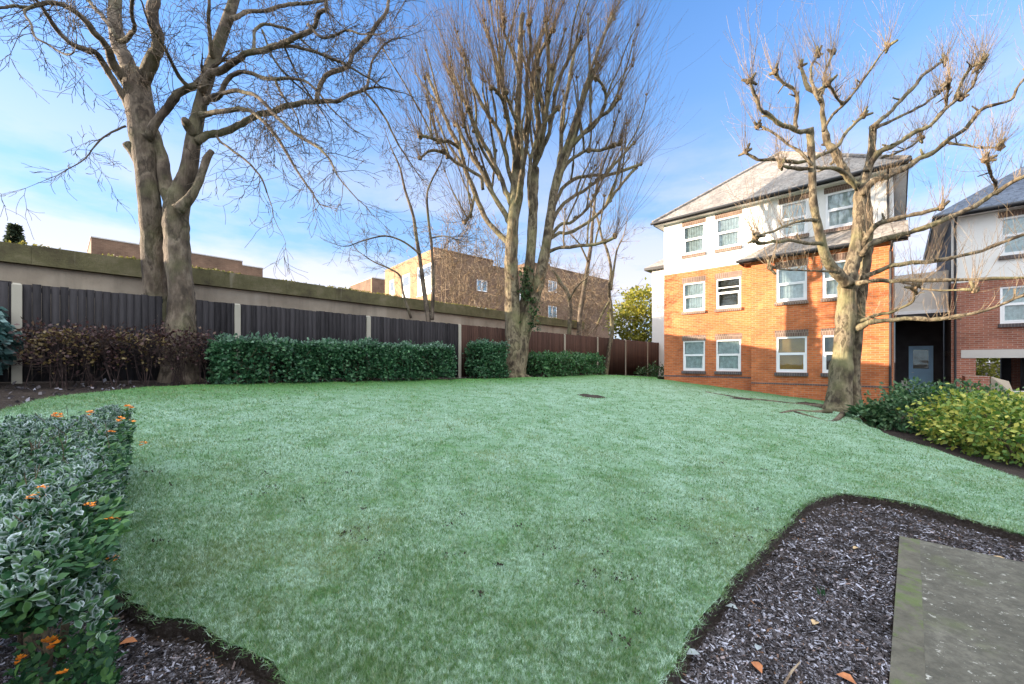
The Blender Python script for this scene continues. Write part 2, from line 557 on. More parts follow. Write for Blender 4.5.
# ------------------------------------------------------------------ ground, beds, path
def grid_axis(lo, hi, fine_lo, fine_hi, fine, coarse):
    a = list(np.arange(fine_lo, fine_hi + 1e-6, fine))
    x = fine_lo; st = fine
    left = []
    while x > lo:
        st = min(st * 1.5, coarse); x -= st; left.append(x)
    x = a[-1]; st = fine; right = []
    while x < hi:
        st = min(st * 1.5, coarse); x += st; right.append(x)
    return np.array(left[::-1] + a + right)
gx = grid_axis(-900, 900, -16, 26, 0.4, 120)
gy = grid_axis(-500, 1500, -3, 30, 0.4, 120)
GX, GY = np.meshgrid(gx, gy)
GZ = g(GX, GY)
gv = np.stack([GX.ravel(), GY.ravel(), GZ.ravel()], 1)
ii = np.arange(len(gx) * len(gy)).reshape(len(gy), len(gx))
q0, q1, q2, q3 = ii[:-1, :-1].ravel(), ii[:-1, 1:].ravel(), ii[1:, 1:].ravel(), ii[1:, :-1].ravel()
gt = np.concatenate([np.stack([q0, q1, q2], 1), np.stack([q0, q2, q3], 1)])
n = NT('dark_soil')
c = n.ramp(n.noise(1.7, 7, 0.7), [(0.3, (0.022, 0.017, 0.015)), (0.55, (0.045, 0.034, 0.028)), (0.75, (0.075, 0.058, 0.048))])
c = n.mix(n.ramp(n.noise(45, 3), [(0.5, 0.0), (0.75, 0.5)]), c, (0.14, 0.12, 0.12))
n.col(c); n.rough(0.95, 0.15); n.bump(n.noise(25, 6, 0.75), 0.8, 0.05)
M['soil'] = n.m
tag(np_mesh('ground', gv, gt, M['soil']), kind='structure')

# lawn outline, plan metres, jittered cut edge
def og(px, py): 
    v = on_ground(px, py); return (v.x, v.y)
edge_right_bed = [(655, 705), (672, 684), (700, 640), (735, 590), (770, 550), (800, 516), (818, 506), (840, 501), (870, 505), (900, 511), (930, 518), (1024, 546), (1120, 575)]
edge_hedge = [(1120, 510), (1024, 487), (960, 464), (905, 445), (866, 430), (858, 420)]
outline = [og(*q) for q in edge_right_bed] + [og(*q) for q in edge_hedge]
outline += [(11.9, 12.9), (9.6, 15.4), (6.7, 18.3), (7.6, 21.0), (8.6, 22.0)]
outline += [og(600, 376.6)] + [og(*q) for q in [(560, 379), (500, 381), (440, 382.6), (380, 384.5), (300, 387), (250, 388.5), (200, 389.5), (150, 393), (100, 398), (60, 404), (20, 412)]]
outline += [(-5.2, 3.6), (-3.6, 2.6), (-2.5, 2.25)]
outline += [og(*q) for q in [(95, 602), (130, 616), (180, 640), (215, 660), (270, 686), (300, 710)]] + [(-0.4, 1.45), (0.35, 1.42)]
def densify(pl, step):
    o = []
    for a, b in zip(pl, pl[1:] + pl[:1]):
        a, b = Vector(a), Vector(b); L = (b - a).length; k = max(1, int(L / step))
        for i in range(k):
            p = a.lerp(b, i / k)
            o.append(p)
    return o
rs = random.Random(3)
ol = []
for p in densify(outline, 0.07):
    w = 0.045 if p.y < 7 else 0.06
    nn = mnoise.noise(Vector((p.x * 2.3, p.y * 2.3, 1.7))) * w * 2 + mnoise.noise(Vector((p.x * 9, p.y * 9, 4.7))) * w
    ol.append(Vector((p.x + nn, p.y + nn * 0.6)))
OUT = np.array([(p.x, p.y) for p in ol])
def inside(poly, X, Y):
    ins = np.zeros(len(X), bool)
    x0, y0 = poly[:, 0], poly[:, 1]
    x1, y1 = np.roll(x0, -1), np.roll(y0, -1)
    for a, b, c, d in zip(x0, y0, x1, y1):
        if b == d: continue
        m = ((b > Y) != (d > Y))
        xx = (c - a) * (Y - b) / (d - b) + a
        ins ^= m & (X < xx)
    return ins
gxx, gyy = np.meshgrid(np.arange(-9, 14, 0.22), np.arange(1.3, 24, 0.22))
gp = np.stack([gxx.ravel(), gyy.ravel()], 1)
gp = gp + np.random.default_rng(1).uniform(-.05, .05, gp.shape)
gp = gp[inside(OUT, gp[:, 0], gp[:, 1])]
cv = [Vector(p) for p in ol] + [Vector((float(a), float(b))) for a, b in gp]
nb = len(ol)
vo, eo, fo, ov, oe, of = delaunay_2d_cdt(cv, [(i, (i + 1) % nb) for i in range(nb)], [list(range(nb))], 1, 1e-5)
LAWN_H = 0.10
def lawn_bump(X, Y):
    return 0.010 * np.sin(X * 3.1 + np.sin(Y * 2.0) * 1.3) * np.sin(Y * 2.7 + 0.6 * X)
lv = np.array([(p.x, p.y) for p in vo])
lz = g(lv[:, 0], lv[:, 1]) + LAWN_H + lawn_bump(lv[:, 0], lv[:, 1])
lverts = np.column_stack([lv, lz])
skv = np.concatenate([lverts - np.array([0, 0, .012]), np.column_stack([OUT, g(OUT[:, 0], OUT[:, 1]) - 0.06])])
skt = []
ltri = []
for f in fo:
    for k in range(1, len(f) - 1): ltri.append((f[0], f[k], f[k + 1]))
idx = {}
for k, l_ in enumerate(ov):
    for q in l_:
        if q < nb: idx[q] = k
nv0 = len(lv)
for i in range(nb):
    j = (i + 1) % nb
    if i in idx and j in idx:
        skt += [(idx[i], nv0 + i, nv0 + j), (idx[i], nv0 + j, idx[j])]
def lawn_color(n, base_only=False):
    big = n.noise(0.55, 5, 0.6); mid = n.noise(2.6, 5, 0.65); fine = n.noise(22, 4, 0.7)
    spots = n.ramp(n.noise(4.2, 5, 0.7, sx=(1, 1.25, 1)), [(0.36, 0.45), (0.50, 1.0)])
    green = n.ramp(fine, [(0.3, (0.034, 0.118, 0.026)), (0.7, (0.105, 0.255, 0.062))])
    fr = n.math('MULTIPLY', n.ramp(mid, [(0.33, 0.5), (0.56, 1.0)]), n.ramp(big, [(0.30, 0.7), (0.58, 1.0)]))
    sp = n.n('ShaderNodeSeparateXYZ'); n.l(n.pos(), sp.inputs[0])
    # frost is thinnest on the sheltered strips by the fence and beside the brick front
    dp = n.n('ShaderNodeVectorMath', operation='DOT_PRODUCT'); n.l(n.pos(), dp.inputs[0]); dp.inputs[1].default_value = (N_G.x, N_G.y, 0)
    f0 = Vector((-13.78, 0, 0)).dot(N_G)
    shel = n.ramp(n.math('MULTIPLY', n.math('SUBTRACT', dp.outputs['Value'], f0), 0.2), [(0.24, 0.06), (0.62, 1.0)])
    dq = n.n('ShaderNodeVectorMath', operation='DOT_PRODUCT'); n.l(n.pos(), dq.inputs[0]); dq.inputs[1].default_value = (N_F.x, N_F.y, 0)
    f1 = Vector((7.15, 18.8, 0)).dot(N_F)
    shel2 = n.ramp(n.math('MULTIPLY', n.math('SUBTRACT', dq.outputs['Value'], f1), 0.2), [(0.12, 0.12), (0.62, 1.0)])
    return green, n.math('MULTIPLY', n.math('MULTIPLY', fr, spots), n.math('MULTIPLY', shel, shel2))
n = NT('frosted_turf')
gr, fr = lawn_color(n)
n.col(n.mix(n.math('MULTIPLY', fr, 0.62), gr, (0.36, 0.50, 0.43)))
n.rough(0.95, 0.1); n.bump(n.noise(60, 4, 0.75), 0.9, 0.03)
M['turf'] = n.m
tag(np_mesh('lawn', lverts, np.array(ltri), M['turf']), kind='structure')
tag(np_mesh('lawn_edge', skv, np.array(skt), M['soil']), kind='structure')

n = NT('frosted_grass_blades')
gr, fr = lawn_color(n)
r = n.attr('rnd')
gr2 = n.mix(n.ramp(r, [(0.0, 0.0), (1.0, 0.8)]), gr, (0.17, 0.24, 0.09))
gr2 = n.mix(n.ramp(n.noise(0.8, 4, 0.6, sx=(1, 1.3, 1)), [(0.52, 0.0), (0.70, 0.55)]), gr2, (0.20, 0.23, 0.075))
grain = n.math('MULTIPLY', n.ramp(n.noise(34, 2, 0.6), [(0.40, 0.05), (0.58, 1.0)]), n.ramp(n.noise(11, 3, 0.65), [(0.36, 0.25), (0.54, 1.0)]))
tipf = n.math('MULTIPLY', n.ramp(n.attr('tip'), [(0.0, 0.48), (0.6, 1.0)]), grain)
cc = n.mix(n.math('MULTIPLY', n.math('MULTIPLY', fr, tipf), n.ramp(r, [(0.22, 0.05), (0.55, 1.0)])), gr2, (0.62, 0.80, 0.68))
cc = n.mix(n.ramp(r, [(0.94, 0.0), (0.98, 0.5)]), cc, (0.38, 0.36, 0.18))
n.col(cc); n.rough(0.6, 0.3)
tr = n.n('ShaderNodeBsdfTranslucent'); n.l(cc, tr.inputs['Color'])
mx = n.n('ShaderNodeMixShader'); mx.inputs[0].default_value = 0.3
n.l(n.b.outputs[0], mx.inputs[1]); n.l(tr.outputs[0], mx.inputs[2]); n.l(mx.outputs[0], n.out.inputs[0])
M['blade'] = n.m

NB = 420000
rg = np.random.default_rng(11)
px = rg.uniform(-60, 1120, NB * 2); py = 374 + (760 - 374) * rg.uniform(0, 1, NB * 2) ** 0.9
X, Y = on_ground_np(px, py, LAWN_H)
k = inside(OUT, X, Y) & (Y < 24) & (Y > 1)
X, Y = X[k][:NB], Y[k][:NB]
nB = len(X)
thick = 0.5 + 0.5 * np.sin(X * 5.3 + 2 * np.sin(Y * 3.3)) * np.sin(Y * 4.7)
h = rg.uniform(0.016, 0.042, nB) * (0.8 + 0.4 * thick) * (1 + 0.02 * Y)
w = np.maximum(0.0032, Y * 0.0023) * rg.uniform(0.7, 1.3, nB)
an = rg.uniform(0, 2 * np.pi, nB); ln = rg.uniform(0.25, 1.25, nB)
fa = rg.uniform(0, 2 * np.pi, nB)
Z = g(X, Y) + LAWN_H + lawn_bump(X, Y) - 0.006
bx, by = np.cos(fa) * w / 2, np.sin(fa) * w / 2
v0 = np.stack([X - bx, Y - by, Z], 1); v1 = np.stack([X + bx, Y + by, Z], 1)
tip = np.stack([X + np.cos(an) * h * np.sin(ln), Y + np.sin(an) * h * np.sin(ln), Z + h * np.cos(ln)], 1)
bv = np.stack([v0, v1, tip], 1).reshape(-1, 3)
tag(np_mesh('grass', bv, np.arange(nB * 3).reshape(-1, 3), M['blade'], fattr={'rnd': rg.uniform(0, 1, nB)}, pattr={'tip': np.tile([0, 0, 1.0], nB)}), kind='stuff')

# ragged longer blades along the cut lawn edge
EB = []
for i in range(nb):
    p = OUT[i]
    if p[1] < 6: EB.append(p)
EB = np.array(EB)
pick = EB[rg.integers(0, len(EB), 14000)] + rg.normal(0, 0.018, (14000, 2))
X, Y = pick[:, 0], pick[:, 1]; nE = len(X)
h = rg.uniform(0.02, 0.055, nE); w = np.maximum(0.003, Y * 0.0012); an = rg.uniform(0, 6.283, nE); ln = rg.uniform(0.4, 1.7, nE); fa = rg.uniform(0, 6.283, nE)
Z = g(X, Y) + LAWN_H - rg.uniform(0, 0.02, nE)
bx, by = np.cos(fa) * w / 2, np.sin(fa) * w / 2
bv = np.stack([np.stack([X - bx, Y - by, Z], 1), np.stack([X + bx, Y + by, Z], 1),
               np.stack([X + np.cos(an) * h * np.sin(ln), Y + np.sin(an) * h * np.sin(ln), Z + h * np.cos(ln)], 1)], 1).reshape(-1, 3)
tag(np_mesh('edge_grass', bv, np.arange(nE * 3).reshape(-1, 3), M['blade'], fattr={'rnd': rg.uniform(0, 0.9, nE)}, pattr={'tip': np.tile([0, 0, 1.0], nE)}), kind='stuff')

# paved path
n = NT('lichened_paving')
c = n.ramp(n.noise(1.5, 7, 0.65), [(0.3, (0.066, 0.062, 0.048)), (0.52, (0.108, 0.102, 0.080)), (0.75, (0.17, 0.16, 0.13))])
c = n.mix(n.ramp(n.noise(16, 5, 0.75), [(0.42, 0.6), (0.6, 0.0)]), c, (0.045, 0.043, 0.034))
c = n.mix(n.ramp(n.noise(17, 5, 0.8), [(0.60, 0.0), (0.645, 0.75)]), c, (0.46, 0.45, 0.40))
c = n.mix(n.ramp(n.noise(2.2, 5, 0.7), [(0.55, 0.0), (0.7, 0.5)]), c, (0.10, 0.12, 0.05))
n.col(c); n.rough(0.85, 0.3); n.bump(n.noise(50, 6, 0.75), 0.5, 0.012)
M['paving'] = n.m
n = NT('mossy_edging')
c = n.ramp(n.noise(9, 6, 0.7), [(0.3, (0.068, 0.064, 0.050)), (0.6, (0.118, 0.110, 0.086))])
n.col(n.mix(n.ramp(n.noise(6, 5, 0.7), [(0.50, 0.0), (0.62, 0.6)]), c, (0.09, 0.13, 0.035))); n.rough(0.9, 0.2); n.bump(n.noise(40, 6, 0.75), 0.6, 0.015)
M['edging'] = n.m
sA = V(3.44, 3.55); e1 = (V(1.86, 1.97) - sA).normalized(); e2 = V(0.72, -0.69).normalized()
def slab(mb, a0, a1, b0, b1, z0, z1):
    q = lambda a, b, z: (sA.x + e1.x * a + e2.x * b, sA.y + e1.y * a + e2.y * b, z)
    mb.hexa([q(a0, b0, z0), q(a0, b1, z0), q(a1, b1, z0), q(a1, b0, z0), q(a0, b0, z1), q(a0, b1, z1), q(a1, b1, z1), q(a1, b0, z1)])
m = MB()
slab(m, 0.0, 0.9, 0.1255, 2.4, -0.15, 0.0592); slab(m, 0.9015, 5.5, 0.1255, 2.4, -0.15, 0.0588)
tag(part('path', m, M['paving']), kind='structure')
m = MB()
for i in range(6): slab(m, i * 0.92, i * 0.92 + 0.916, 0.0, 0.125, -0.15, 0.06)
tag(part('path_edging', m, M['edging']), kind='structure')

# mulch on the near beds
n = NT('frosted_bark_mulch')
r = n.attr('rnd')
c = n.ramp(r, [(0.0, (0.014, 0.011, 0.011)), (0.42, (0.044, 0.036, 0.036)), (0.72, (0.105, 0.094, 0.100)), (0.93, (0.36, 0.36, 0.42)), (0.99, (0.16, 0.085, 0.045))])
pt_ = n.ramp(n.noise(5.5, 5, 0.65), [(0.32, 0.45), (0.62, 1.25)])
c = n.mix(1.0, c, pt_, 'MULTIPLY')
n.col(c); n.rough(0.85, 0.2)
M['mulch'] = n.m
NM = 220000
px = rg.uniform(-150, 1150, NM * 3); py = rg.uniform(495, 760, NM * 3)
X, Y = on_ground_np(px, py, 0.0)
rel = np.stack([X - sA.x, Y - sA.y], 1)
det = e1.x * e2.y - e1.y * e2.x
pa = (rel[:, 0] * e2.y - rel[:, 1] * e2.x) / det; pb = (rel[:, 1] * e1.x - rel[:, 0] * e1.y) / det
k = (~inside(OUT, X, Y)) & ~((pa > -0.01) & (pb > -0.01) & (pa < 6) & (pb < 2.4)) & (Y > 1.0)
for dx_, dy_ in ((.05, 0), (-.05, 0), (0, .05), (0, -.05)):
    k &= ~(inside(OUT, X + dx_, Y + dy_) & (rg.uniform(0, 1, len(X)) < .93))
X, Y = X[k][:NM], Y[k][:NM]; nM = len(X)
L = rg.uniform(0.003, 0.013, nM) * rg.uniform(0.6, 1.3, nM); W = L * rg.uniform(0.12, 0.6, nM); L = np.where(rg.uniform(0, 1, nM) < .12, L * 2.2, L)
a = rg.uniform(0, 6.283, nM)
t = np.stack([np.cos(a), np.sin(a), rg.normal(0, 0.35, nM)], 1); t /= np.linalg.norm(t, axis=1)[:, None]
s = np.cross(t, np.stack([rg.normal(0, .45, nM), rg.normal(0, .45, nM), np.ones(nM)], 1)); s /= np.linalg.norm(s, axis=1)[:, None]
mz = 0.012 * np.sin(X * 11 + Y * 7) * np.sin(Y * 13)
c0 = np.stack([X, Y, g(X, Y) + 0.012 + mz + rg.uniform(-0.004, 0.016, nM)], 1)
cv_ = np.stack([c0 - t * L[:, None] - s * W[:, None], c0 + t * L[:, None] - s * W[:, None] * .6, c0 + t * L[:, None] * .9 + s * W[:, None], c0 - t * L[:, None] + s * W[:, None] * .8], 1).reshape(-1, 3)
b4 = np.arange(nM) * 4
tr_ = np.stack([np.stack([b4, b4 + 1, b4 + 2], 1), np.stack([b4, b4 + 2, b4 + 3], 1)], 1).reshape(-1, 3)
tag(np_mesh('mulch', cv_, tr_, M['mulch'], fattr={'rnd': np.repeat(rg.uniform(0, 1, nM), 2)}), kind='stuff')

# ------------------------------------------------------------------ leaves
DIA_V = np.array([(0, 0, 0), (-.33, .5, .07), (0, 1, 0), (.33, .5, .07)], float); DIA_T = np.array([(0, 2, 1), (0, 3, 2)])
LEAF_V = np.array([(0, 0, 0), (-.24, .28, .07), (-.27, .62, .07), (0, 1, -.04), (.27, .62, .07), (.24, .28, .07), (0, .3, 0), (0, .65, 0)], float)
LEAF_T = np.array([(0, 6, 1), (1, 6, 7), (1, 7, 2), (2, 7, 3), (0, 5, 6), (5, 7, 6), (5, 4, 7), (4, 3, 7)])
LEAF_E = np.array([.4, 1, 1, 1, 1, 1, 0, 0], float)
def leaves(name, pts, out, size, mat, parent, rng, up=0.5, spread=0.8, detailed=False, frost=None, rnd=None):
    """pts (N,3); out (N,3) outward direction; one small folded face per leaf"""
    N = len(pts)
    TV, TT = (LEAF_V, LEAF_T) if detailed else (DIA_V, DIA_T)
    t = out + rng.normal(0, spread, (N, 3)); t /= np.linalg.norm(t, axis=1)[:, None] + 1e-9
    nn = out * 0.6 + rng.normal(0, 0.6, (N, 3)); nn[:, 2] += up
    nn -= t * (nn * t).sum(1)[:, None]; nn /= np.linalg.norm(nn, axis=1)[:, None] + 1e-9
    b = np.cross(t, nn)
    S = (size * rng.uniform(0.5, 1.0, N) ** 1.3 * 1.5)[:, None, None]
    v = pts[:, None, :] + S * (TV[None, :, 0, None] * b[:, None, :] + TV[None, :, 1, None] * t[:, None, :] + TV[None, :, 2, None] * nn[:, None, :])
    kv = len(TV)
    tr = (np.arange(N)[:, None, None] * kv + TT[None]).reshape(-1, 3)
    if rnd is None: rnd = rng.uniform(0, 1, N)
    fa = {'rnd': np.repeat(rnd, len(TT))}
    pa = None
    if frost is not None:
        e = np.tile(LEAF_E if detailed else np.array([.3, 1, 1, 1.0]), N)
        pa = {'frost': np.clip(np.repeat(frost, kv) * (0.10 + 0.90 * e), 0, 1)}
    return np_mesh(name, v.reshape(-1, 3), tr, mat, parent, fattr=fa, pattr=pa)

def clump_box(rng, fr, s0, s1, q0, q1, zb, zt, n_cl, per, rad, top_bias=0.35, rough=0.10):
    """leaf points clustered on and just inside a clipped, slightly lumpy hedge. returns pts, out"""
    P_, O_ = [], []
    Ls, Lq, Lz = s1 - s0, q1 - q0, zt - zb
    area = np.array([Ls * Lz, Ls * Lz, Lq * Lz, Lq * Lz, Ls * Lq * (1 + top_bias)])
    face = rng.choice(5, n_cl, p=area / area.sum())
    u, v = rng.uniform(0, 1, n_cl), rng.uniform(0, 1, n_cl)
    s = s0 + Ls * u; q = q0 + Lq * v; z = zb + Lz * v
    o = np.zeros((n_cl, 3))
    for f, (sv, qv, zv, ov_) in enumerate([(None, q1, z, (0, 1, 0)), (None, q0, z, (0, -1, 0)), (s0, None, None, (-1, 0, 0)), (s1, None, None, (1, 0, 0)), (None, q, zt, (0, 0, 1))]):
        k = face == f
        if f < 2: q = np.where(k, qv, q)
        elif f < 4:
            s = np.where(k, sv, s); q = np.where(k, q0 + Lq * u, q)
        else: z = np.where(k, zt, z)
        o[k] = ov_
    dep = -np.abs(rng.normal(0, 0.07, n_cl))
    lump = np.sin(s * 4.1 + z * 3) * np.sin(s * 1.7 + q * 5 + z * 2.1) * rough
    d = dep + lump
    s = s + o[:, 0] * d; q = q + o[:, 1] * d; z = z + o[:, 2] * d
    pts = np.repeat(np.stack([s, q, z], 1), per, 0) + rng.normal(0, rad, (n_cl * per, 3))
    oo = np.repeat(o, per, 0)
    A = np.array([fr.A.x, fr.A.y, 0]); d_ = np.array([fr.d.x, fr.d.y, 0]); n_ = np.array([fr.n.x, fr.n.y, 0])
    W = A + pts[:, :1] * d_ + pts[:, 1:2] * n_ + np.stack([0 * pts[:, 2], 0 * pts[:, 2], pts[:, 2]], 1)
    OW = oo[:, :1] * d_ + oo[:, 1:2] * n_ + oo[:, 2:3] * np.array([0, 0, 1.0])
    return W, OW, pts

M['laurel'] = leaf_mat('dark_hedge_leaf', (0.012, 0.055, 0.024), (0.040, 0.125, 0.055), (0.10, 0.22, 0.10), frost=(0.45, 0.58, 0.54))
M['laurel2'] = leaf_mat('green_hedge_leaf', (0.022, 0.075, 0.028), (0.055, 0.15, 0.055), (0.10, 0.22, 0.08), frost=(0.45, 0.58, 0.54))
M['brownleaf'] = leaf_mat('purple_brown_leaf', (0.035, 0.018, 0.018), (0.095, 0.045, 0.045), (0.17, 0.12, 0.045))
M['variegated'] = leaf_mat('variegated_leaf', (0.06, 0.16, 0.03), (0.22, 0.30, 0.045), (0.52, 0.48, 0.09))  # variegated leaf, its yellow brightened in place of sunlight
M['shrubgreen'] = leaf_mat('mid_green_leaf', (0.025, 0.075, 0.03), (0.065, 0.15, 0.06), (0.13, 0.21, 0.09))
M['yellowgreen'] = leaf_mat('sunny_leaf', (0.12, 0.15, 0.02), (0.28, 0.27, 0.03), (0.42, 0.38, 0.06), transl=0.4)
M['bluegreen'] = leaf_mat('blue_green_needle', (0.03, 0.085, 0.075), (0.08, 0.17, 0.16), (0.18, 0.29, 0.28))
M['conifer'] = leaf_mat('conifer_needle', (0.02, 0.035, 0.02), (0.045, 0.065, 0.035), (0.07, 0.09, 0.05))
M['frosty'] = leaf_mat('frost_rimmed_leaf', (0.010, 0.045, 0.018), (0.030, 0.105, 0.035), (0.09, 0.20, 0.05), frost=(0.58, 0.66, 0.69), rough=0.6)
M['moss'] = leaf_mat('yellow_moss', (0.10, 0.11, 0.02), (0.22, 0.20, 0.04), (0.30, 0.26, 0.07), transl=0.4)
M['flower'] = plain('orange_petal', (0.85, 0.28, 0.02), 0.6, 0.2, 40)
M['stem'] = bark_mat('shrub_stem', (0.10, 0.075, 0.045), (0.17, 0.13, 0.08), (0.045, 0.032, 0.022), patch=6)

# ------------------------------------------------------------------ fence
FX0 = -13.78
fence_fr = Frame((FX0, 0), D_G, N_G)          # s measured along the fence from Y = 0
def s_of_Y(Y): return Y / D_G.y
def s_of_px(px, off=0.0):
    u = (px - CX) / F_PX
    # X = FX0 + s*dx + off*nx ; Y = s*dy + off*ny ; X = u Y
    return (FX0 + off * N_G.x - u * off * N_G.y) / (u * D_G.y - D_G.x)
FENCE_TOP = 2.88
fence = thing('timber_fence', 'long dark close-boarded timber fence with pale concrete posts along the far lawn bed', 'fence', (FX0 + D_G.x * 12, D_G.y * 12, 1.1))
post_px = [17, 237, 368, 459, 518, 564, 597, 625, 647, 665, 679]
post_s = [s_of_px(17) - 3.1] + [s_of_px(q) for q in post_px]
for s in post_s:
    m = MB(); b = fence_fr.p(s, 0, 0); z0 = gz(b.x, b.y) - 0.3
    fence_fr.box(m, s - 0.055, s + 0.055, -0.055, 0.055, z0, FENCE_TOP - 0.03)
    p = fence_fr.p
    zt = FENCE_TOP - 0.03
    m.hexa([p(s-.055, .055, zt), p(s+.055, .055, zt), p(s+.055, -.055, zt), p(s-.055, -.055, zt),
            p(s-.035, .035, zt+.03), p(s+.035, .035, zt+.03), p(s+.035, -.035, zt+.03), p(s-.035, -.035, zt+.03)])
    part('post', m, M['concrete'], fence)
rs = random.Random(5)
def board_panel(sa, sb, mat, top=FENCE_TOP):
    V_, T_, A_ = [], [], []
    s = sa
    fcs = ((0, 3, 2), (0, 2, 1), (4, 5, 6), (4, 6, 7), (0, 1, 5), (0, 5, 4), (1, 2, 6), (1, 6, 5), (2, 3, 7), (2, 7, 6), (3, 0, 4), (3, 4, 7))
    while s < sb - 0.02:
        w = min(0.1, sb - s)
        b = fence_fr.p(s, 0, 0); z0 = gz(b.x, b.y) + 0.02
        zt = top + rs.uniform(-0.012, 0.008)
        q0, q1 = 0.012 + rs.uniform(-.002, .002), 0.030 + rs.uniform(-.003, .004)
        mb = MB(); fp = fence_fr.p
        mb.hexa([fp(s, q1 - 0.012, z0), fp(s + w, q1, z0), fp(s + w, q0 - 0.006, z0), fp(s, q0 - 0.006, z0),
                 fp(s, q1 - 0.012, zt), fp(s + w, q1, zt), fp(s + w, q0 - 0.006, zt), fp(s, q0 - 0.006, zt)])
        k = len(V_); V_ += mb.v; T_ += [(k + a, k + b_, k + c_) for a, b_, c_ in fcs]; A_ += [rs.random()] * 12
        s += w + 0.002
    for zr in (0.35, 0.95, 1.5):
        b = fence_fr.p(sa, 0, 0); z = gz(b.x, b.y) + zr
        mb = MB(); fence_fr.box(mb, sa, sb, -0.05, 0.004, z, z + 0.08)
        k = len(V_); V_ += mb.v; T_ += [(k + a, k + b_, k + c_) for a, b_, c_ in fcs]; A_ += [0.3] * 12
    np_mesh('panel', np.array(V_), np.array(T_), mat, fence, fattr={'rnd': A_})
gap0, gap1 = s_of_px(163), s_of_px(196)
for i, (a, b) in enumerate(zip(post_s, post_s[1:])):
    mat = M['fence_dark'] if i < 4 else M['fence_brown']
    if a < gap0 < b:
        board_panel(a + 0.056, gap0, mat); board_panel(gap1, b - 0.056, mat)
    else:
        board_panel(a + 0.056, b - 0.056, mat)

# ------------------------------------------------------------------ garage block behind the fence
GD = -2.5
ga = Frame((FX0 + GD * N_G.x, GD * N_G.y), D_G, N_G)
gs0, gs1 = -6.0, 20.9 / D_G.y + 2.2
gar = thing('garage_block', 'long low flat-roofed garage block with mossy concrete fascia behind the black fence', 'garage', tuple(ga.p(10, 0, 1.0)))
m = MB(); ga.box(m, gs0, gs1, -5.5, 0, 0.3, 3.58); part('wall', m, M['garage'], gar)
m = MB()
s = gs0
rs = random.Random(9)
while s < gs1:
    e = min(s + 2.95, gs1 + 0.1)
    ga.box(m, s, e - 0.003, -5.6, 0.12, 3.585, 3.98 + rs.uniform(-.012, .012)); s = e
part('fascia', m, M['fascia'], gar)
NMs = 9000
ss = rg.uniform(gs0, gs1, NMs); qq = 0.10 - np.abs(rg.normal(0, 0.16, NMs)); thick = np.sin(ss * 1.3) + np.sin(ss * 3.7 + 1) + rg.normal(0, .6, NMs)
k = thick > 0.1; ss, qq = ss[k], qq[k]
pt = np.stack([ga.A.x + ss * D_G.x + qq * N_G.x, ga.A.y + ss * D_G.y + qq * N_G.y, 3.97 + rg.uniform(0, 0.03, len(ss))], 1)
leaves('moss', pt, np.tile([0.2, -0.1, 0.8], (len(pt), 1)), 0.055, M['moss'], gar, rg)

# ------------------------------------------------------------------ far buildings
far_fr = Frame((-26.3, 25.0), D_G, N_G)
b = thing('roof_block', 'low brown brick roof block with pale window band showing above the garage roof', 'building', tuple(far_fr.p(4, -2, 0.3)))
m = MB(); far_fr.box(m, 0, 8.1, -5, 0, 7.95, 9.4); far_fr.box(m, 8.1, 9.5, -5, 0, 7.95, 9.1); part('parapet', m, M['brick_far'], b)
m = MB(); far_fr.box(m, 0.05, 9.4, -4.9, -0.06, 6.9, 7.945); part('window_band', m, M['white'], b)
m = MB(); far_fr.box(m, 0, 9.5, -5, 0, 0.2, 6.895); part('wall', m, M['brick_far'], b)
m = MB(); far_fr.box(m, -.03, 8.13, -5.03, 0.03, 9.402, 9.47); far_fr.box(m, 8.135, 9.53, -5.03, 0.03, 9.102, 9.17); part('coping', m, M['beam'], b)

FL = Vector((-7.41, 38.0)); DL = Vector((-.6375, .77, 0)); DR = Vector((.74, .6725, 0))
fl_r = Frame(FL, DR, Vector((DR.y, -DR.x, 0)))
fl_l = Frame(FL, DL, Vector((-DL.y, DL.x, 0)))
b = thing('flat_block', 'large brown brick block of flats with white panels beyond the garages', 'building', (FL.x, FL.y, 0.3))
wins = [(5.1, 6.5, 9.0, 10.2), (5.1, 6.5, 6.1, 7.3), (16.0, 17.6, 10.2, 11.6), (16.0, 17.6, 7.0, 8.5), (10, 11.4, 8.2, 9.4)]
m = MB()
for s0, s1, zt in ((0, 7.26, 12.4), (7.26, 12.6, 11.8), (12.6, 29, 13.2)):
    fl_r.wall(m, s0, s1, 0.2, zt, 0, [w for w in wins if s0 <= w[0] < s1], 0.15)
    fl_r.box(m, s0 + (.9 if s0 == 0 else .01), s1 - .01, -12, -0.3, 0.2, zt - 0.02)
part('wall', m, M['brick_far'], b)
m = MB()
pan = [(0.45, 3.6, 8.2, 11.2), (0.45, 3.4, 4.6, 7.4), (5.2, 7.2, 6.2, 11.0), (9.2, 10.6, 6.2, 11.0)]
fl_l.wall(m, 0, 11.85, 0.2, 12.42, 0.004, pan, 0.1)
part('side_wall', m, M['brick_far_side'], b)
m = MB()
for s0, s1, zt in ((-.05, 7.26, 12.4), (7.265, 12.6, 11.8), (12.605, 29, 13.2)):
    fl_r.box(m, s0, s1, -0.4, 0.06, zt + .003, zt + 0.12)
part('coping', m, M['brick_far'], b)
for s0, s1, z0, z1 in pan:
    m = MB(); fl_l.box(m, s0, s1, -0.12, -0.04, z0, z1)
    w = part('panel', m, M['white'], b)
    m = MB(); fl_l.box(m, s0 + 0.25, s1 - 0.25, -0.038, -0.02, z1 - 1.25, z1 - 0.3); part('pane', m, M['glass'], w)
    m = MB(); fl_l.box(m, s0 + 0.001, s1 - 0.001, -0.035, 0.03, z0 + 0.001, z0 + 0.10); part('ledge', m, M['upvc'], w)
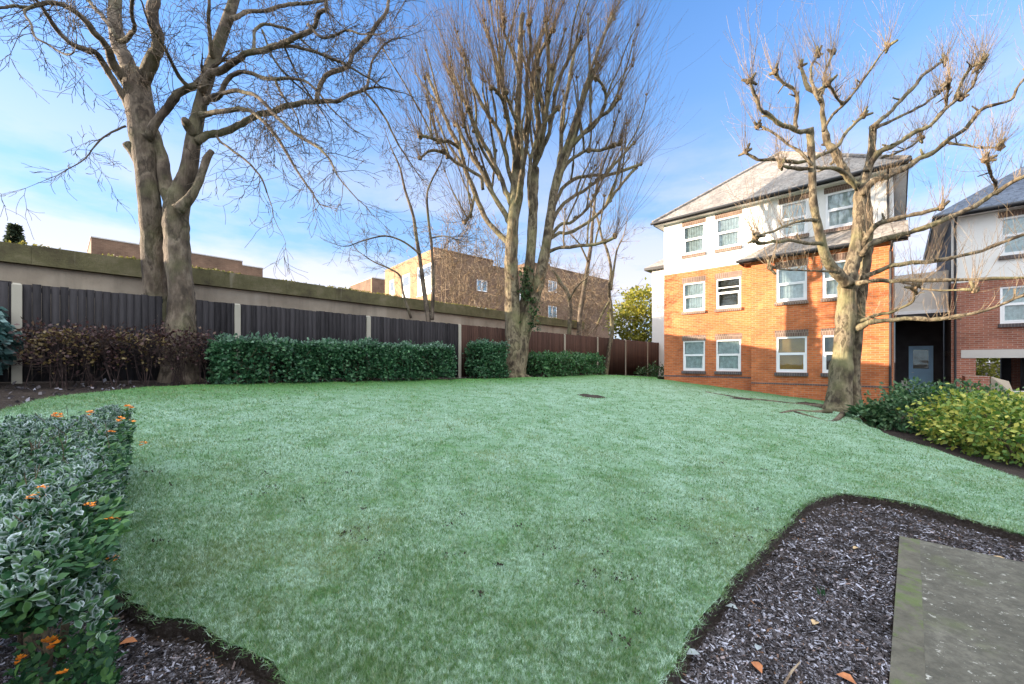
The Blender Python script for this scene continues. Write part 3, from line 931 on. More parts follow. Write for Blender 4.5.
for s0, s1, z0, z1 in wins:
    m = MB()
    fl_r.box(m, s0, s1, -0.12, -0.04, z0, z0 + .1); fl_r.box(m, s0, s1, -0.12, -0.04, z1 - .1, z1)
    for q in (s0, (s0 + s1) / 2 - .05, s1 - .1): fl_r.box(m, q, q + .1, -0.12, -0.042, z0 + .1, z1 - .1)
    w = part('window', m, M['upvc'], b)
    m = MB(); fl_r.box(m, s0 + .1, s1 - .1, -0.10, -0.09, z0 + .1, z1 - .1); part('pane', m, M['glass'], w)
    m = MB(); fl_r.box(m, s0, s1, -0.24, -0.22, z0, z1); part('curtain', m, M['net'], w)

AN = P(372, 278, 62)
an_r = Frame((AN.x, AN.y), DR, Vector((DR.y, -DR.x, 0))); an_l = Frame((AN.x, AN.y), DL, Vector((-DL.y, DL.x, 0)))
b = thing('brick_annex', 'small sunlit brick building left of the large block of flats', 'building', (AN.x, AN.y, 0.3))
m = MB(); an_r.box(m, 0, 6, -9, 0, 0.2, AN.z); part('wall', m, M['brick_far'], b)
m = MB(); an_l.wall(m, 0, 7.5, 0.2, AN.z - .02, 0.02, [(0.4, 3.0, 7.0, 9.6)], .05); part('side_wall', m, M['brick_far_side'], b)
m = MB(); an_l.box(m, 0.4, 3.0, -.04, -.02, 7.0, 9.6); part('panel', m, M['white'], b)
m = MB(); an_r.box(m, -.03, 6.05, -9.05, .05, AN.z + .003, AN.z + .15); part('coping', m, M['beam'], b)

nb_fr = Frame((9.45, 27.0), D_F, N_F)
def pyramid_roof(name, fr, s0, s1, q0, q1, ze, rise, mat, root, thick=0.10):
    m = MB(); p = fr.p
    e = [p(s0, q1, ze), p(s1, q1, ze), p(s1, q0, ze), p(s0, q0, ze)]
    w, dpt = s1 - s0, q1 - q0
    if abs(w - dpt) < 0.2:
        t = p((s0 + s1) / 2, (q0 + q1) / 2, ze + rise)
        for a, b_ in ((0, 1), (1, 2), (2, 3), (3, 0)): m.tri(e[a], e[b_], t)
    else:
        h = min(w, dpt) / 2
        if w > dpt: t0, t1 = p(s0 + h, (q0 + q1) / 2, ze + rise), p(s1 - h, (q0 + q1) / 2, ze + rise)
        else: t0, t1 = p((s0 + s1) / 2, q1 - h, ze + rise), p((s0 + s1) / 2, q0 + h, ze + rise)
        if w > dpt:
            m.quad(e[0], e[1], t1, t0); m.tri(e[1], e[2], t1); m.quad(e[2], e[3], t0, t1); m.tri(e[3], e[0], t0)
        else:
            m.tri(e[0], e[1], t0); m.quad(e[1], e[2], t1, t0); m.tri(e[2], e[3], t1); m.quad(e[3], e[0], t0, t1)
    m.quad(e[3], e[2], e[1], e[0])
    r = part(name, m, mat, root)
    return r
def ridge_tiles(pts, root, mat, r=0.085):
    m = MB()
    for a, b_ in pts:
        k = max(2, int((b_ - a).length / 0.3))
        for i in range(k):
            m.tube([a.lerp(b_, i / k), a.lerp(b_, (i + 0.98) / k)], [r, r * 0.93], 7)
    return part('hip_tiles', m, mat, root)
b = thing('rear_house', 'white rendered house with low hipped roof partly hidden behind the orange brick flats', 'building', (9.45, 27.0, 0.5))
m = MB(); nb_fr.box(m, 0, 8, -8, 0, 0.2, 7.75); part('wall', m, M['white'], b)
r_ = pyramid_roof('roof', nb_fr, -.4, 8.4, -8.4, .4, 7.9, 3.2, M['tile'], b)
m = MB(); nb_fr.box(m, -.38, 8.38, -8.38, .38, 7.755, 7.895); part('gutter', m, M['black'], b)

# ------------------------------------------------------------------ main brick building
fm = Frame((7.15, 18.8), D_F, N_F)
bl = thing('brick_flats', 'three-storey orange brick flats with white rendered top floor and frosted hipped roof', 'building', tuple(fm.p(4, 0, 0.4)))
SW, BS, BP, DEP = 7.79, 3.72, 0.5, 7.8
wl = [(0.873, 1.82), (2.27, 3.234)]; wb = [(4.56, 5.52), (5.96, 6.92)]; wu = [(4.6, 5.48), (6.0, 6.95)]
gf, f1, f2 = (1.21, 2.55), (3.87, 5.15), (6.42, 7.73)
ZB = 5.67
m = MB()
fm.wall(m, 0, BS, -0.6, ZB, 0, [(*w, *z) for w in wl for z in (gf, f1)])
fm.wall(m, BS, SW, -0.6, 5.56, BP, [(*w, *z) for w in wb for z in (gf, f1)])
part('wall', m, M['brick'], bl)
m = MB(); p = fm.p
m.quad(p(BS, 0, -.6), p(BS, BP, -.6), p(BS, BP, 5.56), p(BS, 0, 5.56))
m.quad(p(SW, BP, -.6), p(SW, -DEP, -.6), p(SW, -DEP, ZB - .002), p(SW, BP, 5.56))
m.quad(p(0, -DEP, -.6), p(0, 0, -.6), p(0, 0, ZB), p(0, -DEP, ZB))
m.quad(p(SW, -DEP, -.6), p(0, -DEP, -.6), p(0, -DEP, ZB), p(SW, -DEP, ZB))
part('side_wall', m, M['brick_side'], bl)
m = MB()
fm.wall(m, 0, SW, ZB, 8.0, 0.012, [(*w, *f2) for w in wl + wu])
m.quad(p(SW, 0.012, ZB), p(SW, -DEP, ZB), p(SW, -DEP, 8.0), p(SW, 0.012, 8.0))
m.quad(p(0, -DEP, ZB), p(0, 0.012, ZB), p(0, 0.012, 8.0), p(0, -DEP, 8.0))
m.quad(p(SW, -DEP, ZB), p(0, -DEP, ZB), p(0, -DEP, 8.0), p(SW, -DEP, 8.0))
m.quad(p(0, 0, ZB), p(SW, 0, ZB), p(SW, .012, ZB), p(0, .012, ZB))
part('upper_wall', m, M['white'], bl)
m = MB(); fm.box(m, 0.002, BS, 0.001, 0.010, 0.93, 0.99); fm.box(m, BS + .0, SW, BP + .001, BP + .010, 0.75, 0.80); part('damp_course', m, M['blue_brick'], bl)
for i, w in enumerate(wl):
    window(fm, bl, *w, *gf, 0, 'net'); window(fm, bl, *w, *f1, 0, 'darkroom' if i else 'net', open_gap=0.2 * i, sill='soldier')
    window(fm, bl, *w, *f2, 0.012, 'net', lintel='soldier', sill='soldier', lh=0.22)
for i, w in enumerate(wb):
    window(fm, bl, *w, *gf, BP, 'blind' if i == 0 else 'darkroom'); window(fm, bl, *w, *f1, BP, 'net', sill='soldier')
for w in wu: window(fm, bl, *w, *f2, 0.012, 'net', lintel='soldier', sill='soldier', lh=0.22)
pyramid_roof('roof', fm, -.38, SW + .38, -8.17, .38, 8.13, 3.35, M['tile'], bl)
pk = fm.p((SW) / 2, (-8.17 + .38) / 2, 8.13 + 3.35)
ridge_tiles([(fm.p(-.38, .38, 8.15), pk), (fm.p(SW + .38, .38, 8.15), pk), (fm.p(-.38, -8.17, 8.15), pk), (fm.p(SW + .38, -8.17, 8.15), pk)], bl, M['tile'])
m = MB(); fm.box(m, -.34, SW + .34, -8.1, .34, 8.0, 8.03); part('soffit', m, M['soffit'], bl)
m = MB()
fm.box(m, -.36, SW + .36, .345, .365, 7.98, 8.12)
fm.tube = None
m.tube([fm.p(-.45, .43, 8.075), fm.p(SW + .45, .43, 8.075)], [.062, .062], 8)
fm.box(m, SW + .345, SW + .365, -8.1, .34, 7.98, 8.12); fm.box(m, -.365, -.345, -8.1, .34, 7.98, 8.12)
part('gutter', m, M['black'], bl)
# bay roof
m = MB()
e0, e1_, t1, t0, bk = p(3.34, .86, 5.63), p(SW + .36, .86, 5.63), p(SW + .36, .014, 6.27), p(4.28, .014, 6.27), p(3.34, .014, 5.63)
m.quad(e0, e1_, t1, t0); m.tri(bk, e0, t0); m.quad(p(3.34, .86, 5.60), p(3.34, .014, 5.60), p(SW + .36, .014, 5.60), p(SW + .36, .86, 5.60))
m.quad(e0, p(3.34, .86, 5.60), p(SW + .36, .86, 5.60), e1_); m.tri(e1_, p(SW + .36, .014, 5.60), t1); m.quad(bk, p(3.34, .014, 5.60), p(3.34, .86, 5.60), e0)
part('bay_roof', m, M['tile'], bl)
m = MB(); fm.box(m, 3.36, SW + .34, .80, .82, 5.48, 5.595); m.tube([p(3.30, .91, 5.56), p(SW + .4, .91, 5.56)], [.06, .06], 8)
fm.box(m, 3.36, 3.38, .02, .79, 5.48, 5.595); part('bay_gutter', m, M['black'], bl)
m = MB(); fm.box(m, 3.40, SW + .33, .51, .795, 5.565, 5.590); part('bay_soffit', m, M['soffit'], bl)
m = MB()
m.tube([p(SW - .06, BP + .06, 0.0), p(SW - .06, BP + .06, 5.2), p(SW + .0, .86, 5.5)], [.035] * 3, 8)
part('downpipe', m, M['black'], bl); m = MB()
m.tube([p(SW - .12, .09, 6.35), p(SW - .12, .09, 7.7), p(SW - .12, .40, 8.0)], [.035] * 3, 8)
part('downpipe', m, M['black'], bl)

# link with the blue door
lk = thing('link_block', 'recessed entrance link with pale render above a dark doorway between the two brick buildings', 'building', tuple(fm.p(8.6, -5, 0.2)))
m = MB(); fm.box(m, SW + .01, 9.35, -5.3, -5.0, 3.72, 5.25); part('upper_wall', m, M['pale'], lk)
m = MB(); fm.box(m, SW + .01, 9.35, -5.3, -4.9, 3.58, 3.715); part('fascia', m, M['upvc'], lk)
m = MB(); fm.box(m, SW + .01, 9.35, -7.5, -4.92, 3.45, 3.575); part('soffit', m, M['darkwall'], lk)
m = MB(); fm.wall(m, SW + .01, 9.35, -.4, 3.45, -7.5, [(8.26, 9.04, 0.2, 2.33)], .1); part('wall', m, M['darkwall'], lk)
m = MB()
fm.wall(m, 8.27, 9.03, 0.22, 2.32, -7.54, [(8.40, 8.90, 1.30, 2.16)], .05)
for a, c, z0, z1 in ((8.26, 8.32, .2, 2.33), (8.98, 9.04, .2, 2.33)): fm.box(m, a, c, -7.56, -7.49, z0, z1)
fm.box(m, 8.32, 8.98, -7.56, -7.49, 2.27, 2.33)
d_ = part('door', m, M['bluedoor'], lk)
m = MB(); fm.box(m, 8.40, 8.90, -7.60, -7.585, 1.30, 2.16); part('pane', m, M['glass'], d_)
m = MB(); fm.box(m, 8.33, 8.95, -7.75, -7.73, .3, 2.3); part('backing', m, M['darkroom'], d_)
m = MB(); m.tube([fm.p(8.35, -7.50, 1.12), fm.p(8.43, -7.50, 1.12)], [.015, .015], 6); part('handle', m, M['upvc'], d_)
m = MB(); fm.box(m, 8.02, 8.20, -7.2, -6.95, 0.2, 0.72); fm.box(m, 8.01, 8.21, -7.21, -6.94, .722, .75)
tag(part('meter_box', m, M['pale']), 'small pale box standing left of the blue door in the dark doorway', 'box')

# right-hand building over the underpass
fr2 = Frame((16.8, 15.3), D_F, N_F)
b2 = thing('right_flats', 'red brick and white rendered flats raised over an underpass at the right edge', 'building', tuple(fr2.p(2, 0, -0.2)))
SW2, Z0, Z1, Z2 = 9.0, 2.06, 4.6, 7.05
w1 = [(1.19, 2.2), (4.0, 5.0)]
m = MB(); fr2.wall(m, 0, SW2, Z0, Z1, 0, [(*w, 2.98, 4.31) for w in w1]); fr2.wall(m, 0, 0.62, -.8, Z0, 0, [])
p2 = fr2.p
m.quad(p2(0.62, 0, -.8), p2(.62, -.5, -.8), p2(.62, -.5, 1.75), p2(.62, 0, 1.75))
part('wall', m, M['brick_red'], b2)
m = MB()
m.quad(p2(0, -8, -.8), p2(0, 0, -.8), p2(0, 0, Z1), p2(0, -8, Z1)); m.quad(p2(SW2, 0, Z0), p2(SW2, -8, Z0), p2(SW2, -8, Z1), p2(SW2, 0, Z1)); m.quad(p2(SW2, -8, Z0), p2(0, -8, Z0), p2(0, -8, Z1), p2(SW2, -8, Z1))
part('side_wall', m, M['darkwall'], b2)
m = MB(); fr2.wall(m, 0, SW2, Z1, Z2, 0.012, [(*w, 5.42, 6.80) for w in w1])
m.quad(p2(0, 0, Z1), p2(SW2, 0, Z1), p2(SW2, .012, Z1), p2(0, .012, Z1)); part('upper_wall', m, M['white'], b2)
m = MB(); m.quad(p2(-.01, -8, Z1), p2(-.01, 0.012, Z1), p2(-.01, 0.012, Z2), p2(-.01, -8, Z2)); m.quad(p2(SW2, .012, Z1), p2(SW2, -8, Z1), p2(SW2, -8, Z2), p2(SW2, .012, Z2)); m.quad(p2(SW2, -8, Z1), p2(0, -8, Z1), p2(0, -8, Z2), p2(SW2, -8, Z2))
part('tile_hanging', m, M['slate'], b2)
m = MB(); fr2.box(m, 0.25, SW2, -.4, 0.02, 1.75, 2.055); fr2.box(m, 0.0, SW2, -8, -.41, 1.85, 2.05); part('beam', m, M['beam'], b2)
for w in w1:
    window(fr2, b2, *w, 2.98, 4.31, 0, 'net', lintel=None); window(fr2, b2, *w, 5.42, 6.80, 0.012, 'net', lh=.22)
pyramid_roof('roof', fr2, -.5, SW2 + .5, -8.4, .42, 7.2, 3.4, M['slate'], b2)
m = MB(); fr2.box(m, -.45, SW2 + .45, .38, .40, 7.03, 7.19); m.tube([p2(-.52, .46, 7.12), p2(SW2 + .5, .46, 7.12)], [.06, .06], 8); fr2.box(m, -.48, -.46, -8.3, .37, 7.03, 7.19); part('gutter', m, M['black'], b2)
m = MB(); fr2.box(m, -.44, SW2 + .44, -8.3, .37, 7.06, 7.09); part('soffit', m, M['soffit'], b2)
m = MB(); m.tube([p2(.10, .07, -.3), p2(.10, .07, 6.8), p2(.10, .42, 7.05)], [.035] * 3, 8); part('downpipe', m, M['black'], b2)
for s, q in ((2.1, -3.0), (4.6, -3.0), (2.1, -7.5), (4.8, -7.5)):
    m = MB(); fr2.box(m, s, s + .3, q - .3, q, -.8, 1.85); part('column', m, M['darkwall'], b2)
m = MB(); fr2.box(m, 2.42, 4.58, -7.8, -7.6, -.8, 1.85); part('back_wall', m, M['brick_red'], b2)

# low walls of the car-park ramp
q = P(962, 380, 13.6)
rf = Frame((15.35, 13.55), D_F, N_F)
o = thing('ramp_wall', 'low brick wall with sloping concrete coping beside the underpass', 'wall', tuple(rf.p(0.3, 0, -0.3)))
m = MB(); rf.box(m, 0, 0.55, -.9, 0, -.7, 1.12); part('pier', m, M['brick_red'], o)
m = MB(); pp = rf.p
m.hexa([pp(.56, .02, -.7), pp(1.05, .02, -.7), pp(1.05, -.9, -.7), pp(.56, -.9, -.7), pp(.56, .02, 1.12), pp(1.05, .02, .55), pp(1.05, -.9, .95), pp(.56, -.9, 1.14)])
part('coping', m, M['garage'], o)
m = MB(); m.hexa([pp(1.06, -.3, -.7), pp(5, -.3, -.7), pp(5, -.55, -.7), pp(1.06, -.55, -.7), pp(1.06, -.3, .62), pp(5, -.3, .95), pp(5, -.55, .97), pp(1.06, -.55, .64)])
part('parapet', m, M['beam'], o)
m = MB(); m.quad(pp(-1, -.4, -.44), pp(9, 2.0, -.44), pp(9, -12, -.44), pp(-1, -12, -.44))
tag(part('courtyard', m, M['tarmac']), kind='structure')

# ------------------------------------------------------------------ trees
def smooth_path(pts, rad, sub=3):
    if len(pts) < 3: return pts, rad
    o, r = [], []
    n_ = len(pts)
    for i in range(n_ - 1):
        p0, p1, p2_, p3 = pts[max(i - 1, 0)], pts[i], pts[i + 1], pts[min(i + 2, n_ - 1)]
        for k in range(sub):
            t = k / sub
            o.append(0.5 * ((2 * p1) + (p2_ - p0) * t + (2 * p0 - 5 * p1 + 4 * p2_ - p3) * t * t + (3 * p1 - p0 - 3 * p2_ + p3) * t ** 3))
            r.append(rad[i] + (rad[i + 1] - rad[i]) * t)
    o.append(pts[-1]); r.append(rad[-1])
    return o, r

def rvec(rs):
    v = Vector((rs.gauss(0, 1), rs.gauss(0, 1), rs.gauss(0, 1)))
    return v.normalized()

def grow(mb, p, d, L, r, lvl, rs, wander=0.35, lift=0.0, kids=4, nseg=5, rmin=0.0022, n=3):
    pts, ds = [p.copy()], [d.copy()]
    for i in range(nseg):
        d = (d + rvec(rs) * wander * rs.uniform(.4, 1) + Vector((0, 0, lift))).normalized()
        pts.append(pts[-1] + d * (L / nseg)); ds.append(d)
    rr = [max(rmin, r * (1 - 0.75 * i / nseg)) for i in range(nseg + 1)]
    mb.tube(pts, rr, n if r < 0.012 else 5, cap=False)
    if lvl > 0:
        for _ in range(kids):
            i = rs.randint(1, nseg)
            nd = (ds[i] + rvec(rs) * rs.uniform(0.5, 1.0)).normalized()
            grow(mb, pts[i], nd, L * rs.uniform(.35, .7), max(rmin, rr[i] * 0.6), lvl - 1, rs, wander, lift, kids, max(3, nseg - 1), rmin, n)

def trace(tr, Y0, dy):
    """(x, y, width in px) along the limb -> points and radii, drifting dy metres in depth"""
    n_ = len(tr) - 1
    pts, rad = [], []
    for i, q in enumerate(tr):
        Y = Y0 + dy * (i / max(n_, 1)) + (q[3] if len(q) > 3 else 0)
        pts.append(P(q[0], q[1], Y)); rad.append(q[2] / 2 / F_PX * Y / math.sqrt(1 + ((q[0] - CX) / F_PX) ** 2))
    return pts, rad

def rough_radii(pts, rad, rs, amt=0.08):
    return [r * (1 + amt * 1.5 * mnoise.noise(Vector((p.x * 3.3, p.y * 3.3, p.z * 4.1))) + rs.uniform(-amt, amt) * .7) for p, r in zip(pts, rad)]

def flesh(tr, Y0, dy, rs, mb, n=8, sub=3, jit=0.0, amt=0.08):
    pts, rad = trace(tr, Y0, dy)
    if jit:
        for i in range(1, len(pts) - 1): pts[i] += rvec(rs) * jit
    pts, rad = smooth_path(pts, rad, sub)
    if jit:
        for i in range(1, len(pts) - 1):
            q = pts[i]; a_ = min(.05, rad[i] * .9)
            pts[i] = q + Vector((mnoise.noise(q * 2.6), mnoise.noise(q * 2.6 + V(9, 3, 1)), mnoise.noise(q * 2.6 + V(2, 7, 5)))) * a_ + rvec(rs) * a_ * .22
    mb.tube(pts, rough_radii(pts, rad, rs, amt), n)
    return pts, rad

def twigs_along(mb, pts, rad, rs, count, L, lvl, kids, lift, wander=0.4, start=0.25, side=0.9, rmin=0.0022):
    n_ = len(pts)
    for _ in range(count):
        i = min(n_ - 2, int(n_ * rs.uniform(start, 1.0)))
        t = (pts[i + 1] - pts[i]).normalized()
        d = (t * rs.uniform(0.2, 0.8) + rvec(rs) * side + Vector((0, 0, lift))).normalized()
        ll = L * rs.uniform(0.5, 1.2)
        grow(mb, pts[i], d, ll, max(rmin, min(rad[i] * 0.45, 0.006 * ll + 0.003)), lvl, rs, wander, lift * .3, kids, 5, rmin)

M['bark_old'] = bark_mat('grey_brown_bark', (0.125, 0.095, 0.07), (0.20, 0.16, 0.12), (0.05, 0.038, 0.028), 2.2, moss=(0.13, 0.13, 0.06))
M['bark_plane'] = bark_mat('pale_plane_bark', (0.15, 0.117, 0.077), (0.25, 0.205, 0.135), (0.045, 0.034, 0.023), 3.2, moss=(0.22, 0.21, 0.10))
M['bark_knuckle'] = bark_mat('knuckle_bark', (0.16, 0.11, 0.065), (0.25, 0.18, 0.11), (0.07, 0.05, 0.03), 8)
M['twig_old'] = bark_mat('dark_twig', (0.11, 0.085, 0.065), (0.17, 0.135, 0.10), (0.06, 0.045, 0.035), 3)
M['twig_dark'] = bark_mat('purple_brown_twig', (0.045, 0.028, 0.026), (0.075, 0.048, 0.042), (0.025, 0.016, 0.015), 4)
M['twig_red'] = bark_mat('reddish_shoot', (0.16, 0.11, 0.07), (0.23, 0.165, 0.10), (0.10, 0.068, 0.045), 3)
M['twig_pale'] = bark_mat('pale_shoot', (0.30, 0.22, 0.14), (0.42, 0.33, 0.22), (0.16, 0.11, 0.075), 3)
M['ivy'] = leaf_mat('ivy_leaf', (0.02, 0.05, 0.018), (0.04, 0.09, 0.03))

# --- large old tree by the fence
rs = random.Random(21)
YL = 8.05
base = P(178, 383, YL)
t1 = thing('bare_tree', 'large old bare tree with two grey stems growing through the black fence', 'tree', (base.x, base.y, gz(base.x, base.y)))
m = MB()
gb = gz(base.x, base.y)
stem_r = [(178, 392, 52), (179, 372, 42), (180, 345, 36), (181, 322, 32), (182, 300, 29), (181, 285, 27), (178, 262, 29), (177, 240, 28), (176, 222, 28), (177, 206, 28), (184, 185, 22), (189, 170, 19), (194, 135, 16), (199, 112, 14.5), (203, 95, 14), (211, 67, 13.5), (223, 32, 12), (234, 0, 11), (242, -40, 9), (248, -90, 7), (252, -150, 4)]
stem_l = [(168, 380, 30, .55), (162, 330, 26, .55), (158, 300, 26, .45), (156, 265, 31, .35), (154.5, 238, 30, .25), (150, 205, 24), (146, 170, 24), (144, 145, 28), (143, 128, 32), (140, 105, 31), (137, 86, 30), (135, 74, 29)]
pr, rr_ = flesh(stem_r, YL, 0.6, rs, m, 14, 4, amt=.045)
pl, rl = flesh(stem_l, YL, 0.5, rs, m, 14, 4, amt=.045)
for a_ in range(6):
    th = a_ * 1.05 + .4
    e = Vector((base.x + .5 * math.cos(th), base.y + .35 * math.sin(th), gb - 0.05))
    m.tube([P(179, 362, YL), P(178, 378, YL) + (e - base) * .35, e], [.16, .14, .05], 8)
part('trunk', m, M['bark_old'], t1, True)
m = MB(); flesh([(178, 210, 15), (190, 198, 11), (198, 184, 9), (203, 170, 8), (207, 158, 8), (212, 151, 6)], YL, .3, rs, m, 10)
flesh([(175, 214, 18), (169, 196, 16), (163, 172, 15), (157, 145, 14), (152, 128, 12)], YL + .25, .2, rs, m, 10, 3, .015)
part('limb', m, M['bark_old'], t1, True); m = MB()
flesh([(142, 165, 16), (132, 150, 13), (126, 143, 10)], YL + .3, -.1, rs, m, 9)
part('stub', m, M['bark_old'], t1, True); m = MB()
flesh([(193, 135, 12), (187, 124, 11), (185, 120, 8)], YL + .3, -.3, rs, m, 9)
part('stub', m, M['bark_old'], t1, True)
TW1 = MB()
limbs = [
 ([(134, 76, 22), (126, 58, 19), (119, 43, 18), (116, 21, 16), (115, 0, 15), (112, -40, 11), (106, -90, 8), (98, -150, 4)], .45, .8, 12),
 ([(138, 90, 20), (146, 72, 17), (153, 57, 15), (158, 43, 14.5), (154, 19, 14), (152, 0, 13), (152, -40, 10), (158, -90, 7), (165, -150, 4)], .45, -.8, 12),
 ([(131, 108, 14), (120, 88, 9), (107, 69, 8.5), (98, 54, 8), (86, 50, 7.5), (75, 47, 7), (58, 30, 6), (49, 19, 5.5), (43, 8, 5), (34, -4, 4.5), (18, -20, 3.5)], .4, -1.6, 18),
 ([(127, 84, 14), (116, 64, 11), (107, 47, 9.5), (94, 34, 9), (82, 17, 8), (64, 6, 7), (47, 4, 6), (30, 6, 5), (13, 5, 4.5), (0, 6, 4), (-30, 12, 3)], .4, -2.1, 22),
 ([(118, 40, 7), (107, 21, 5.5), (97, 11, 5), (88, 0, 4.5), (76, -22, 3)], 0, 1.0, 10),
 ([(34, 6, 4), (24, 11, 3.5), (30, 24, 3), (34, 36, 3), (49, 45, 3), (67, 55, 2.5), (74, 52, 2)], -1.5, -.3, 10),
 ([(120, 42, 7), (129, 36, 6), (136, 28, 5), (132, 14, 4.5), (134, 0, 4), (138, -20, 3)], 0, -.8, 8),
 ([(146, 138, 12), (159, 120, 10), (172, 103, 9.5), (185, 90, 9), (196, 84, 8)], .2, .2, 16),
 ([(190, 88, 6), (176, 71, 4.5), (168, 52, 4), (159, 37, 3.5), (150, 26, 3)], .3, -1.0, 14),
 ([(203, 92, 10), (210, 78, 9), (220, 70, 8.5), (237, 60, 7.5), (255, 53, 7), (275, 46, 6.5), (287, 42, 6), (296, 37, 5.5), (312, 28, 5), (319, 15, 5), (325, 6, 4), (324, -12, 3)], .3, -1.2, 26),
 ([(196, 142, 11), (206, 137, 9), (220, 134, 8.5), (237, 126, 7.5), (255, 117, 7), (278, 108, 6.5), (296, 103, 6), (319, 101, 5), (337, 101, 4.2), (349, 95, 3.8), (366, 89, 3)], .3, 1.1, 26),
 ([(316, 101, 5), (318, 88, 5), (325, 77, 5), (346, 67, 5), (354, 53, 4.5), (372, 32, 4), (387, 12, 3.5), (390, 0, 3), (394, -22, 2.5)], 1.0, .7, 30),
 ([(362, 90, 3), (367, 86, 3), (371, 70, 2.6), (373, 58, 2.2), (384, 44, 1.8)], 1.2, .4, 14),
 ([(364, 90, 2.6), (378, 108, 2.4), (390, 126, 2.2), (398, 143, 2), (407, 158, 1.6)], 1.2, .3, 14),
 ([(206, 100, 8), (217, 99, 6), (221, 92, 6), (229, 79, 5.5), (243, 72, 5), (261, 77, 4.5), (276, 78, 4), (302, 80, 3), (318, 92, 2.4)], .3, -.7, 18),
 ([(276, 78, 3.6), (280, 90, 3), (289, 104, 2.4)], -.2, -.2, 5),
 ([(206, 103, 7), (219, 93, 5), (235, 90, 4.5), (249, 94, 4.2), (264, 101, 4), (276, 114, 3.8), (293, 132, 3.5), (314, 143, 3), (328, 158, 2.5), (337, 175, 2)], .3, -1.6, 20),
 ([(201, 114, 8), (210, 112, 6), (220, 112.5, 5.5), (243, 110.5, 5), (255, 114, 4.5), (267, 126, 4), (280, 142, 3.8), (293, 164, 3), (308, 187, 2.2)], .3, -1.0, 20),
 ([(230, 18, 6), (240, 15, 5), (249, 12, 4.6), (270, 11, 4.2), (290, 6, 3.8), (320, 2, 3), (340, -6, 2)], .4, 1.0, 16),
 ([(254, 52, 4), (255, 40, 3.5), (256, 30, 3.5), (264, 25, 3.4), (281, 26, 3), (293, 33, 3), (304, 42, 2.2)], 0, .6, 10),
 ([(216, 136, 3.5), (222, 142, 3), (238, 155, 2.6), (261, 175, 2.2), (267, 193, 1.6)], .3, -.7, 8),
 ([(213, 58, 7), (211, 45, 5), (209, 25, 4.4), (209, 12, 4), (209, -12, 3)], .4, -.6, 8),
 ([(254, 53, 4), (286, 45, 3.6), (304, 49, 3.4), (324, 57, 3.2), (345, 64, 3)], -.3, .6, 12),
 ([(282, 42, 2.4), (290, 62, 2.2), (301, 82, 2), (312, 98, 1.8)], -.3, .6, 5),
 ([(262, 30, 2.6), (275, 60, 2.2), (293, 82, 2), (310, 97, 1.6)], 0, .4, 4),
 ([(126, 126, 3), (108, 135, 2.4), (95, 148, 2), (84, 160, 1.6), (66, 170, 1.2)], .1, -.5, 8),
 ([(308, 24, 3.2), (318, 36, 3), (330, 38, 2.8), (345, 30, 2.4), (360, 34, 2)], -.6, -.5, 14),
]
for tr, y0, dy, nt in limbs:
    m = MB()
    pts, rad = flesh(tr, YL + y0, dy, rs, m, 7, 4, jit=0.02)
    part('limb', m, M['bark_old'], t1, True)
    big = tr[0][2] > 11
    grow(TW1, pts[-1], (pts[-1] - pts[-3]).normalized(), 1.1, rad[-1] * .9, 2, rs, .4, 0, 5, 6, .0034)
    twigs_along(TW1, pts, rad, rs, int(nt * (1.5 if not big else 1.0)), 0.75 if not big else 0.9, 2, 3, -0.12 if not big else 0.2, 0.5, 0.3, rmin=0.0036)
for pts, rad in ((pr[40:], rr_[40:]), (pl[34:], rl[34:])):
    twigs_along(TW1, pts, rad, rs, 14, 0.6, 2, 3, 0, 0.5, 0, rmin=0.0036)
tag(part('twig', TW1, M['twig_old'], t1), kind='stuff')

# --- tall pollarded tree in the middle
rs = random.Random(33)
YC = 14.8
base = P(514, 379, YC); gb = gz(base.x, base.y)
t2 = thing('pollarded_tree', 'tall many-stemmed pollarded tree standing in the bed between two low hedges', 'tree', (base.x, base.y, gb))
m = MB()
flesh([(514, 386, 26), (515, 376, 20), (514, 355, 17), (513, 325, 15.5), (512, 290, 14.5), (511, 262, 13.5), (512, 241, 12.5), (514, 206, 11), (516, 175, 9.5), (517, 140, 7.5), (518, 102, 6), (520, 70, 5.5), (521, 29, 5), (523, 14, 5)], YC, .4, rs, m, 14, 4, amt=.1)
flesh([(517, 386, 24), (518, 374, 16), (522, 345, 14), (526, 325, 13), (532, 305, 12), (538, 285, 11.5), (544.5, 255, 10.5), (550, 220, 9), (555, 185, 7.5), (562, 160, 6.5), (569, 140, 6), (584, 96, 5), (598, 64, 4.5)], YC + .1, .1, rs, m, 14, 4, amt=.1)
flesh([(519, 345, 12), (523, 320, 12), (527, 290, 11), (531, 250, 10.5), (533, 213, 10), (534, 181, 9.5), (534.5, 168, 10)], YC + .25, .0, rs, m, 12, 4, amt=.1)
for a_ in range(7):
    th = a_ * .9
    e = Vector((base.x + .85 * math.cos(th), base.y + .7 * math.sin(th), gz(base.x + .85 * math.cos(th), base.y + .7 * math.sin(th)) - .04))
    m.tube([P(515, 366, YC), base.lerp(e, .4) + V(0, 0, .12), e], [.2, .14, .05], 8)
part('trunk', m, M['bark_plane'], t2, True)
